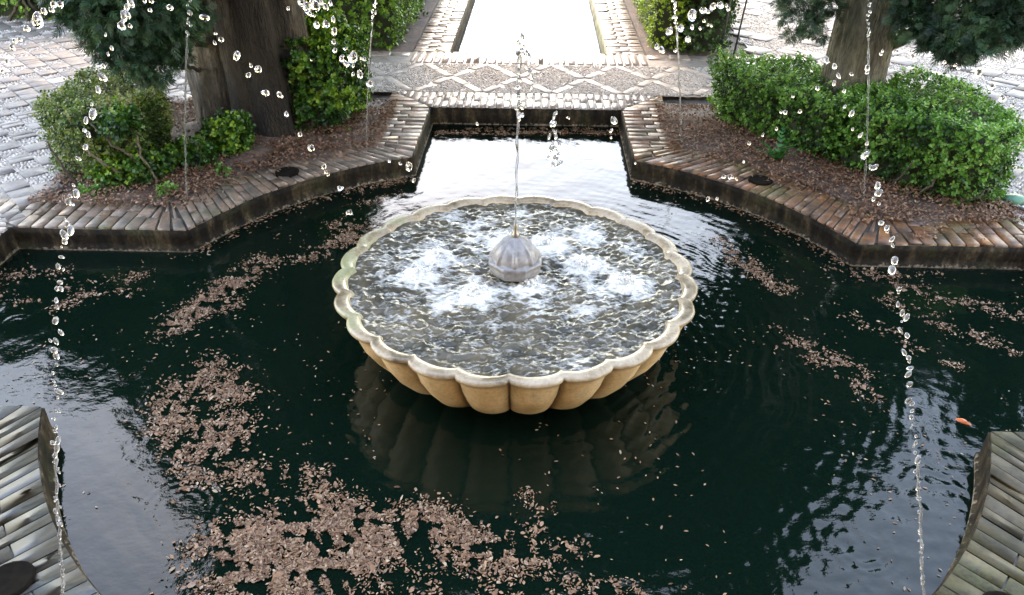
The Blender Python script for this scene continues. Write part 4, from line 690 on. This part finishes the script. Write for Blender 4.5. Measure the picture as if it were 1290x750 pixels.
def make_hedge(name, label, cat, polys, mat, n, leaf, seed, group=None, stems=0, depth=.07, lump=.036, nl=5, core=True, taper=0.0, bright_top=.25):
    root = thing(name, label, cat, group); m = MB(); sv, sf = sprig(nl, leaf*1.6, leaf)
    tot = sum(len(p) and abs(np.ptp(np.array(p)[:, 0])*np.ptp(np.array(p)[:, 1]))+.6*h for p, z0, h in polys)
    for poly, z0, h in polys:
        share = (abs(np.ptp(np.array(poly)[:, 0])*np.ptp(np.array(poly)[:, 1]))+.6*h)/tot
        P, N = hedge_points(poly, z0, h, int(n*share), depth, seed, lump, taper=taper)
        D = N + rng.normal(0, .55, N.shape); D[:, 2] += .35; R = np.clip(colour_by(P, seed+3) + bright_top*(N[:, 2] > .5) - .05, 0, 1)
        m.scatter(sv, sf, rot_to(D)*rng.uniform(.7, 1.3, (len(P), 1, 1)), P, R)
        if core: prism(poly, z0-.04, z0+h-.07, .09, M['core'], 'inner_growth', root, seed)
    m.build('foliage', mat, root)
    return root
def stems(parent, specs, r=.008):
    m = MB()
    for P in specs:
        P = resample(P, 10); P = P + np.concatenate([np.zeros((1, 3)), rng.normal(0, .006, (9, 3))]); V, F = tube(P, np.linspace(r, r*.45, 10), 6); m.add(V, F)
    return m.build('stems', M['twig'], parent, smooth=True)

# right hedge: two clipped masses round the trunk
hr_root = make_hedge('hedge', 'boxy clipped green hedge wrapping the right tree trunk', 'hedge',
    [([(1.44, 3.0), (1.50, 2.52), (1.78, 2.12), (2.06, 1.86), (2.16, 2.35), (2.12, 2.95)], -.03, .42),
     ([(2.02, 1.80), (2.32, 1.46), (2.64, 1.20), (2.92, 1.30), (3.02, 1.75), (2.95, 2.25), (2.6, 2.42), (2.40, 2.2), (2.1, 2.1)], -.03, .47)], M['box_leaf'], 9500, .020, 101, taper=.06)
stems(hr_root, [[(2.58, 1.28, 0), (2.66, 1.2, .06), (2.74, 1.2, .13)], [(2.3, 1.5, 0), (2.33, 1.43, .1), (2.36, 1.40, .2)], [(2.45, 1.4, 0), (2.47, 1.31, .12), (2.53, 1.27, .26), (2.56, 1.27, .33)], [(2.70, 1.25, .02), (2.73, 1.19, .07)], [(2.2, 1.6, 0), (2.2, 1.55, .14)]], .009)
# left dull box shrub with bare stems on its opened side
bl = make_hedge('shrub', 'boxy dull olive shrub with bare stems at the left kerb', 'shrub',
    [([(-3.02, 1.52), (-2.66, 1.28), (-2.42, 1.40), (-2.40, 1.95), (-2.62, 2.3), (-3.02, 2.2)], -.03, .46)], M['box_leaf_dull'], 4200, .019, 111, taper=.05, bright_top=.45)
stems(bl, [[(-2.27, 1.32, 0), (-2.36, 1.30, .16), (-2.46, 1.27, .30), (-2.55, 1.28, .42)], [(-2.27, 1.34, 0), (-2.30, 1.30, .2), (-2.33, 1.34, .36)], [(-2.46, 1.28, .1), (-2.56, 1.24, .22), (-2.62, 1.22, .3)], [(-2.1, 1.7, 0), (-2.13, 1.6, .2), (-2.2, 1.62, .42)], [(-2.7, 1.22, .02), (-2.75, 1.2, .16), (-2.82, 1.24, .3)]], .011)
make_hedge('shrub', 'glossy green leafy shoots between dull shrub and thick trunk', 'shrub', [([(-2.62, 1.26), (-2.3, 1.28), (-2.24, 1.5), (-2.55, 1.5)], -.02, .17), ([(-2.46, 1.27), (-2.33, 1.29), (-2.34, 1.42), (-2.44, 1.42)], .33, .11), ([(-2.3, 1.5), (-2.02, 1.62), (-2.05, 1.85), (-2.3, 1.8)], -.02, .13)], M['ivy_leaf'], 1150, .026, 121, nl=4, core=False, depth=.1)
make_hedge('shrub', 'small round glossy green shrub at the foot of the thick trunk', 'shrub', [([(-2.12, 1.82), (-1.98, 1.76), (-1.86, 1.86), (-1.90, 2.0), (-2.06, 2.0)], -.02, .235)], M['ivy_leaf'], 900, .024, 122, nl=4, lump=.03)
make_hedge('shrub', 'tall dark green ivy bush right of the thick trunk', 'shrub', [([(-1.62, 2.28), (-1.34, 2.34), (-1.22, 2.62), (-1.25, 2.95), (-1.6, 2.9)], -.03, .60), ([(-1.62, 2.5), (-1.4, 2.5), (-1.35, 2.8), (-1.6, 2.85)], .5, .22)], M['ivy_leaf'], 3600, .027, 131, nl=5, lump=.07, taper=.0)
# far hedges beside the far basin
for sx, mt, lab, x0, x1, y0 in ((-1, 'far_leaf', 'tall clipped green hedge left of the far basin behind the ivy bush', 1.30, 2.15, 4.52), ):
    make_hedge('hedge', lab, 'hedge', [([(sx*x0, y0), (sx*x1, y0), (sx*x1, 8.2), (sx*x0, 8.2)], -.04, 1.25)], M[mt], 8500, .034, 141, 'hedges along the far basin', lump=.06, depth=.09)
make_hedge('hedge', 'yellow green hedge right of the far basin, leaves coloured as its lit face', 'hedge', [([(1.22, 4.75), (1.47, 4.6), (1.5, 8.2), (1.26, 8.2)], -.04, 1.25)], M['far_leaf_lit'], 6000, .022, 151, 'hedges along the far basin', lump=.03, depth=.05)
make_hedge('hedge', 'green hedge between lit face and two thin stakes, leaves coloured as its shaded front', 'hedge', [([(1.5, 4.56), (1.92, 4.58), (1.95, 6.5), (1.53, 6.5)], -.04, 1.2)], M['far_leaf_shaded'], 4200, .032, 152, 'hedges along the far basin', lump=.06, depth=.1)
make_hedge('hedge', 'green hedge with bare root stems at the far left corner', 'hedge', [([(-8.6, 5.55), (-5.25, 5.5), (-4.55, 6.0), (-4.4, 7.2), (-8.6, 7.0)], -.04, 1.1)], M['far_leaf'], 6500, .036, 161, None, lump=.06, depth=.1)
flat('soil', [(1.12, YF+.01), (2.14, YF+.01), (2.14, 9.2), (1.12, 9.2)], -.02, M['soil'], label='soil strip under the right far hedges', cat='soil')
flat('soil', [(-1.12, YF+.01), (-1.12, 9.2), (-2.14, 9.2), (-2.14, YF+.01)], -.02, M['soil'], label='soil strip under the left far hedge', cat='soil')
rt = thing('bare_root', 'pale forked bare stem at the edge of the far left hedge', 'stem'); 
m = MB()
for P in ([(-5.62, 5.40, -.02), (-5.55, 5.5, .12), (-5.46, 5.55, .22)], [(-5.40, 5.40, -.02), (-5.44, 5.5, .12), (-5.46, 5.55, .22)], [(-5.24, 5.42, -.02), (-5.34, 5.5, .1), (-5.46, 5.55, .22), (-5.5, 5.6, .4)]):
    P = resample(P, 10); V, F = tube(P + rng.normal(0, .006, P.shape)*(P[:, 2:] > .01), np.linspace(.022, .014, 10), 6); m.add(V, F)
m.build('stem', M['twig'], rt, smooth=True)
# stakes
for x, y, dx, lab in ((1.83, 4.50, .03, 'thin dark metal stake at the hedge end, left of a pair'), (1.97, 4.55, .06, 'thin dark metal stake at the hedge end, right of a pair')):
    m = MB(); V, F = tube([(x, y, -.06), (x+dx*.5, y, .35), (x+dx, y+.02, .62), (x+dx+.002, y+.02, .66)], [.009, .009, .009, .003], 8); m.add(V, F); V, F = tube([(x-.02, y, .30), (x+dx*.5+.03, y, .31)], .004, 6); m.add(V, F)
    tag(m.build('garden_stake', M['stake'], smooth=True), lab, 'stake', 'stakes at the hedge end')
# fern
fr_ = thing('fern', 'small bright green ferny plant at the foot of the hedge', 'plant', None, None, (1.70, 1.88, -.01)); m = MB()
for k in range(11):
    a = rng.uniform(0, 6.28); L = rng.uniform(.16, .24); e = rng.uniform(.8, 1.5); t = np.linspace(0, 1, 9)
    C = np.column_stack([np.cos(a)*L*t*.8, np.sin(a)*L*t*.8, L*(t*e*1.3-.55*t*t)])
    for i in range(1, 9):
        for s in (-1, 1):
            w_ = .045*(1-.75*t[i])*s; d = np.array([-math.sin(a)*w_, math.cos(a)*w_, .006]); f = (C[i]-C[i-1])*.45
            m.add([C[i]-f, C[i]+d*.5-f*.3, C[i]+d+f*.6, C[i]+f*.6], [[0, 1, 2, 3]])
m.build('fronds', M['fern_leaf'], fr_)
# tiny seedlings at the left bed
for k, (x, y) in enumerate(((-2.16, 1.22), (-1.93, 1.52), (-2.62, 1.18))):
    make_hedge('seedling', ['tiny green seedling beside the thin jet of the left bed', 'tiny green seedling under the small round shrub', 'tiny green seedling below the stems of the dull shrub'][k], 'plant', [([(x-.05, y-.04), (x+.05, y-.04), (x+.05, y+.05), (x-.05, y+.05)], -.02, .05)], M['box_leaf'], 70, .018, 170+k, 'seedlings in the left bed', core=False, lump=.02)

# ---------------------------------------------------------------- cypress trees
def spray(L, n=9, w=.055):
    """a drooping cypress spray: narrow blades set along a short stem"""
    V = []; F = []; k = 0
    for i in range(n):
        t = (i//2)/(n/2); sd = 1 if i % 2 else -1; a = sd*(.95-.55*t)*(1 if i < n-1 else 0); l = L*(.62-.28*t); o = np.array([0, L*.72*t, -.10*L*t*t])
        d = np.array([math.sin(a), math.cos(a), -.25+.18*((i*5) % 3)]); s = np.array([math.cos(a), -math.sin(a), 0])*L*w
        V += [o-s*.5, o+s*.5, o+d*l*.55+s, o+d*l, o+d*l*.55-s]; F += [(k, k+1, k+2, k+3, k+4)]; k += 5
    return np.array(V), [np.array(F)]
def clump_points(clumps, per, shell=.55):
    out = []
    for (x, y, z, r) in clumps:
        n = max(12, int(per*(r/.3)**2)); d = rng.normal(size=(n, 3)); d /= np.linalg.norm(d, axis=1)[:, None]; rr = r*(shell+(1-shell)*rng.random(n)**.6)*(1+.25*snoise(d, .6, int(abs(x*31+y*17+z*7)*10) % 9999))
        out.append((np.array([x, y, z]) + d*rr[:, None]*np.array([1, 1, .8]), d))
    return np.concatenate([o[0] for o in out]), np.concatenate([o[1] for o in out])
def trunk_loft(base, h, radf, lean, n=150, k=60, seed=1):
    A = np.linspace(0, 2*math.pi, n, endpoint=False); rings = []
    for i in range(k):
        z = -.08 + h*i/(k-1); c = np.array(base) + np.array(lean(z)); r = radf(A, z)
        p3 = np.column_stack([np.cos(A)*3, np.sin(A)*3, np.full(n, z*.8)]); r = r*(1 + .05*snoise(p3, .5, seed, 3) + .034*snoise(np.column_stack([np.cos(A)*11, np.sin(A)*11, np.full(n, z*1.1)]), .5, seed+1, 3))
        rings.append(np.column_stack([c[0]+r*np.cos(A), c[1]+r*np.sin(A), np.full(n, z)]))
    return loft(np.stack(rings))
def make_tree(label, base, h, radf, lean, bark, low, crown, limbs, seed, dry_lit=lambda a, z: a*0+1):
    root = thing('cypress_tree', label, 'tree'); m = MB(); V, F = trunk_loft(base, h, radf, lean, seed=seed); ang = np.arctan2(V[:, 1]-base[1], V[:, 0]-base[0]) % (2*math.pi); m.add(V, F, dry_lit(ang, V[:, 2]))
    top = np.array([base[0]+lean(h)[0], base[1]+lean(h)[1], h-.2])
    for P, r in limbs: 
        P = resample(P, 18); P[2:] += rng.normal(0, .008, P[2:].shape); V, F = tube(P, np.linspace(r, r*.45, 18), 10); m.add(V, F)
    for (x, y, z, r) in crown[::4]:
        e = np.array([x, y, z]); zb = rng.uniform(1.6, h-.2); st_ = np.array([base[0]+lean(zb)[0], base[1]+lean(zb)[1], zb]); mid = (st_+e)/2 + [0, 0, .25]
        P = resample([st_, mid, e], 10); V, F = tube(P, np.linspace(.07, .015, 10), 7); m.add(V, F)
    m.build('trunk', bark, root, smooth=True)
    m = MB(); P, D = clump_points(low, 1150, .15); sv, sf = spray(.07, 13, .034); D = D*.8 + rng.normal(0, .5, D.shape); D[:, 2] -= .3
    M3 = rot_to(np.cross(D, rng.normal(size=D.shape))); Yd = D/np.linalg.norm(D, axis=1)[:, None]; Z = M3[:, :, 2]; X = np.cross(Yd, Z); Mx = np.stack([X, Yd, Z], -1)*rng.uniform(.55, 1.25, (len(P), 1, 1))
    m.scatter(sv, sf, Mx, P, colour_by(P, seed+7, 4))
    P, D = clump_points(crown, 120, .1); sv, sf = spray(.30, 11, .07); D = D*.8 + rng.normal(0, .6, D.shape); Yd = D/np.linalg.norm(D, axis=1)[:, None]; Z = np.cross(Yd, rng.normal(size=D.shape)); Z /= np.linalg.norm(Z, axis=1)[:, None]; X = np.cross(Yd, Z)
    sv2 = sv*np.array([1, 1, 1]); m.scatter(sv2, sf, np.stack([X*1.0, Yd, Z], -1)*rng.uniform(.7, 1.3, (len(P), 1, 1)), P, colour_by(P, seed+9, 1.5))
    m.build('crown', M['cypress_leaf'], root)
    return root
LOW_L = [(-2.46, 1.49, 1.0, .2), (-2.33, 1.53, .88, .2), (-2.22, 1.68, .82, .2), (-2.28, 1.41, .78, .15), (-2.13, 1.86, .9, .18), (-2.5, 1.48, 1.09, .2), (-2.13, 1.7, .72, .1), (-2.3, 1.48, 1.05, .25), (-2.16, 1.65, .99, .25), (-2.21, 1.53, .68, .11), (-2.36, 1.39, .85, .13), (-2.3, 1.6, 1.25, .3), (-2.6, 1.7, 1.35, .3), (-2.1, 1.9, 1.3, .3)]
LOW_R = [(2.35, 1.85, .97, .17), (2.53, 1.75, .93, .22), (2.69, 1.69, 1.02, .22), (2.8, 1.65, 1.12, .22), (2.43, 1.67, .87, .11), (2.58, 1.59, .87, .14), (2.37, 1.97, 1.06, .17), (2.89, 1.68, .97, .15), (2.53, 1.6, .79, .07), (2.74, 1.63, .9, .11), (2.62, 1.8, 1.3, .3), (3.0, 1.8, 1.3, .3), (2.9, 1.9, 1.15, .25),
         (1.74, 2.19, .95, .13), (1.82, 2.14, .84, .08), (1.91, 2.23, .92, .10), (1.70, 2.06, .79, .055), (1.91, 2.2, .76, .05), (1.85, 2.3, 1.15, .2)]
def rad_l(A, z):
    fl = .395 + .06*np.exp(-max(z, 0)/.16) + .03*max(z-.5, 0); but = (.02+.13*max(z, 0))*np.exp(-((np.angle(np.exp(1j*(A-3.35))))/.5)**2) + .05*np.exp(-((np.angle(np.exp(1j*(A-5.3))))/.25)**2) + .06*np.exp(-((np.angle(np.exp(1j*(A-5.95))))/.3)**2)
    gro = -.11*np.exp(-((np.angle(np.exp(1j*(A-4.25))))/.22)**2) - .07*np.exp(-((np.angle(np.exp(1j*(A-5.6))))/.14)**2) - .05*np.exp(-((np.angle(np.exp(1j*(A-4.85))))/.12)**2)
    return (fl+but+gro)*(1 - .16*max(z-1.2, 0))*np.clip(1, 0, 1)
def rad_r(A, z): return (.20 + .07*np.exp(-max(z, 0)/.15))*(1+.05*np.sin(5*A+z*.7))*(1-.10*max(z-.6, 0))
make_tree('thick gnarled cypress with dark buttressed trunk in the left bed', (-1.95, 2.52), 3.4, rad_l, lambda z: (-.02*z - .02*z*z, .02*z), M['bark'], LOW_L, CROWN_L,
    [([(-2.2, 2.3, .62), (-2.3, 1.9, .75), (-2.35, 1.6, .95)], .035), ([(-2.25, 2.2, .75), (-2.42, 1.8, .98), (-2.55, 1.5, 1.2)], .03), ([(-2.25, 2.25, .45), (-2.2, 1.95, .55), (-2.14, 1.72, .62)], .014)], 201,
    lambda a, z: np.clip(np.exp(-((a-3.75)/.62)**2)*1.15 + .55*np.exp(-((a-5.95)/.22)**2) + .06*np.sin(9*a+4*z), .0, 1))  # front right bark painted darker for shade and wet, left buttress kept pale
make_tree('slimmer straight cypress rising out of the clipped right hedge', (2.25, 2.30), 3.4, rad_r, lambda z: (.005*z, .02*z), M['bark_green'], LOW_R, CROWN_R,
    [([(2.38, 2.25, .66), (2.48, 2.1, .80), (2.56, 1.98, .98), (2.66, 1.9, 1.2)], .045), ([(2.50, 2.06, .84), (2.62, 1.95, .86), (2.72, 1.85, .90)], .02), ([(2.4, 2.22, .9), (2.5, 2.1, 1.0), (2.6, 2.0, 1.1)], .03), ([(2.1, 2.28, .9), (1.98, 2.24, .96), (1.85, 2.2, 1.0)], .018)], 211)

# ---------------------------------------------------------------- leaf litter and floating leaves
LF_V = np.array([(0, -.5, 0), (.22, -.1, .07), (.16, .25, .05), (0, .5, .02), (-.16, .25, .05), (-.22, -.1, .07)]); LF_F = [np.array([(0, 1, 2, 3), (0, 3, 4, 5)])]
def flat_mats(n, size, tilt=.25, asp=(1.0, 1.0)):
    N = np.column_stack([rng.normal(0, tilt, (n, 2)), np.ones(n)]); Mx = rot_to(N); s = size*rng.uniform(.55, 1.4, n); Mx[:, :, 0] *= (s*rng.uniform(*asp, n))[:, None]; Mx[:, :, 1] *= s[:, None]; Mx[:, :, 2] *= s[:, None]; return Mx
m = MB()
for (x, y, r, d) in LEAFBLOBS:
    d = d*1.35 if (x > 1.1 and d < .5) else d; n = int(18500*r*r*math.pi*d) + 10
    q = rng.normal(0, r*.55, (n, 2)) + (x, y)
    k = snoise(q, 5, 301, 3) + .75*snoise(q, 14, 302, 2); q = q[k + rng.normal(0, .2, len(q)) > (.32-.58*d)]
    m.scatter(LF_V, LF_F, flat_mats(len(q), .0108*rng.lognormal(0, .34, len(q)), .4, (.5, 1.6)), np.column_stack([q, ZW+.003+.006*rng.random(len(q))*d]))
q = rng.uniform(-2.8, 2.8, (5200, 2)); rr = np.hypot(q[:, 0], q[:, 1]); k = snoise(q, 1.2, 305, 3)
q = q[((rr < 1.98) | ((abs(q[:, 1]) < .73) & (abs(q[:, 0]) < 2.8))) & (rr > .62) & (k > -.05) & ~((q[:, 1] > .9) & (abs(q[:, 0]) < .8))][:1100]
m.scatter(LF_V, LF_F, flat_mats(len(q), .014, .15), np.column_stack([q, np.full(len(q), ZW+.003)]))
a_ = rng.uniform(TH1, TH0, 500); rr = RP - np.abs(rng.normal(0, .05, 500)) - .012
for off in (math.pi/2, 0): 
    aa_ = a_ if off == 0 else math.pi - a_; keep = rng.random(500) < .55
    m.scatter(LF_V, LF_F, flat_mats(keep.sum(), .022, .15), np.column_stack([rr*np.cos(aa_), rr*np.sin(aa_), np.full(500, ZW+.003)])[keep])
q = np.column_stack([rng.uniform(-.7, .7, 90), YF+.05+2.6*rng.random(90)**1.5]); m.scatter(LF_V, LF_F, flat_mats(90, .02, .1), np.column_stack([q, np.full(90, ZW+.024)]))
tag(m.build('floating_leaves', M['float_leaf']), 'drifting mats of small tan dead leaves floating on the dark pool', 'leaves', None, 'stuff')
m = MB()
for sx in (-1, 1):
    q = rng.uniform(.95, 2.95, (44000, 2)); rr = np.hypot(q[:, 0], q[:, 1]); k = snoise(q*[sx, 1], 2.2, 311 + sx, 3)
    inner = np.clip((rr-(RP+.16))/.22, 0, 1); ok = (rng.random(len(q)) < inner*(.35+.5*(k > -.1))) & (np.minimum(q[:, 0], q[:, 1]) > 1.0) & (np.maximum(q[:, 0], q[:, 1]) < 2.93)
    q = q[ok]; z = np.clip((np.hypot(q[:, 0], q[:, 1])-RP-.2)/.3, 0, 1)
    m.scatter(LF_V, LF_F, flat_mats(len(q), .021, .5), np.column_stack([q[:, 0]*sx, q[:, 1], .004+.018*z+.012*rng.random(len(q))]))
q = np.column_stack([rng.uniform(-1.3, 1.3, 300), rng.uniform(2.95, 5.2, 300)]); q = q[(np.abs(q[:, 0]) > .8) | ((q[:, 1] < 4.4))][:90]
m.scatter(LF_V, LF_F, flat_mats(len(q), .016, .2), np.column_stack([q, np.full(len(q), .008)]))
q = np.column_stack([rng.uniform(-1.12, -.76, 60), rng.uniform(1.9, 2.9, 60)]); q = np.concatenate([q, q*[-1, 1]+rng.normal(0, .1, q.shape)]); q = q[(abs(q[:, 0]) > .78) & (abs(q[:, 0]) < 1.1)]
m.scatter(LF_V, LF_F, flat_mats(len(q), .018, .2), np.column_stack([q, np.full(len(q), .008)]))
q = np.column_stack([rng.uniform(2.05, 2.85, 1500), rng.uniform(.8, 1.15, 1500)]); q = q[(snoise(q, 3, 321, 3) + 1.6*(q[:, 1]-.95) + rng.normal(0, .2, len(q))) > .0]
m.scatter(LF_V, LF_F, flat_mats(len(q), .016, .3), np.column_stack([q, .006+.008*rng.random(len(q))]))
q = np.column_stack([rng.uniform(-2.85, -1.98, 700), rng.uniform(.85, 1.16, 700)]); q = q[(snoise(q, 3, 322, 3) + 2.6*(q[:, 1]-1.05) + rng.normal(0, .2, len(q))) > .05]
m.scatter(LF_V, LF_F, flat_mats(len(q), .015, .3), np.column_stack([q, .006+.008*rng.random(len(q))]))
tag(m.build('leaf_litter', M['litter']), 'reddish brown dead leaf litter covering the planting beds', 'leaf litter', None, 'stuff')

# ---------------------------------------------------------------- small things
fs = thing('goldfish', 'small orange goldfish at the water surface near the mossy kerb', 'fish', None, None, (1.90, -.56, ZW-.004))
t = np.linspace(0, 1, 12); rr = np.array([.004, .012, .017, .019, .019, .017, .014, .011, .008, .006, .004, .003]); V, F = tube(np.column_stack([-.06+.11*t, .012*np.sin(t*3), 0*t-.002]), rr, 12); m = MB(); m.add(V, F); m.build('body', M['fish'], fs, smooth=True)
m = MB(); m.add([(.048, .002, .004), (.085, .03, .008), (.075, .004, .004), (.09, -.018, .006)], [[0, 1, 2, 3]]); m.build('tail_fin', M['fish_pale'], fs); m = MB(); m.add([(-.02, .006, .014), (.005, .006, .024), (.02, .008, .013)], [[0, 1, 2]]); m.build('back_fin', M['fish_pale'], fs)
fs.rotation_euler = (0, .05, -.75); fs.scale = (.8, .8, .8)
P = resample([(-2.27, 1.10, .008), (-2.21, 1.08, .014), (-2.17, 1.03, .012), (-2.165, 1.0, .008)], 14); m = MB(); V, F = tube(P, np.linspace(.004, .002, 14), 6); m.add(V, F); tag(m.build('fallen_twig', M['twig'], smooth=True), 'curved pale twig lying on the grey brown kerb', 'twig')
a = np.linspace(0, 2*math.pi, 28, endpoint=False); m = MB(); V, F = loft(np.stack([np.column_stack([2.99+.075*k*np.cos(a), 1.33+.05*k*np.sin(a), np.full(28, z)]) for k, z in ((1, -.005), (1.0, .012), (.9, .024), (.6, .034), (.05, .037))])); m.add(V, F)
tag(m.build('cover_lid', M['lid'], smooth=True), 'oval dull green plastic cover at the corner of the right bed', 'cover')
P = resample([(2.70, 1.52, -.02), (2.80, 1.36, .008), (2.92, 1.25, .012), (3.0, 1.2, .0)], 12); m = MB(); V, F = tube(P, .012, 6); m.add(V, F); tag(m.build('edging_strip', M['stake'], smooth=True), 'dark curved edging strip beside the green cover', 'edging')

# ---------------------------------------------------------------- model units -> metres
for o in list(S.objects):
    if o.parent is None and o.type in {'MESH', 'EMPTY'}:
        o.location = o.location*K; o.scale = o.scale*K
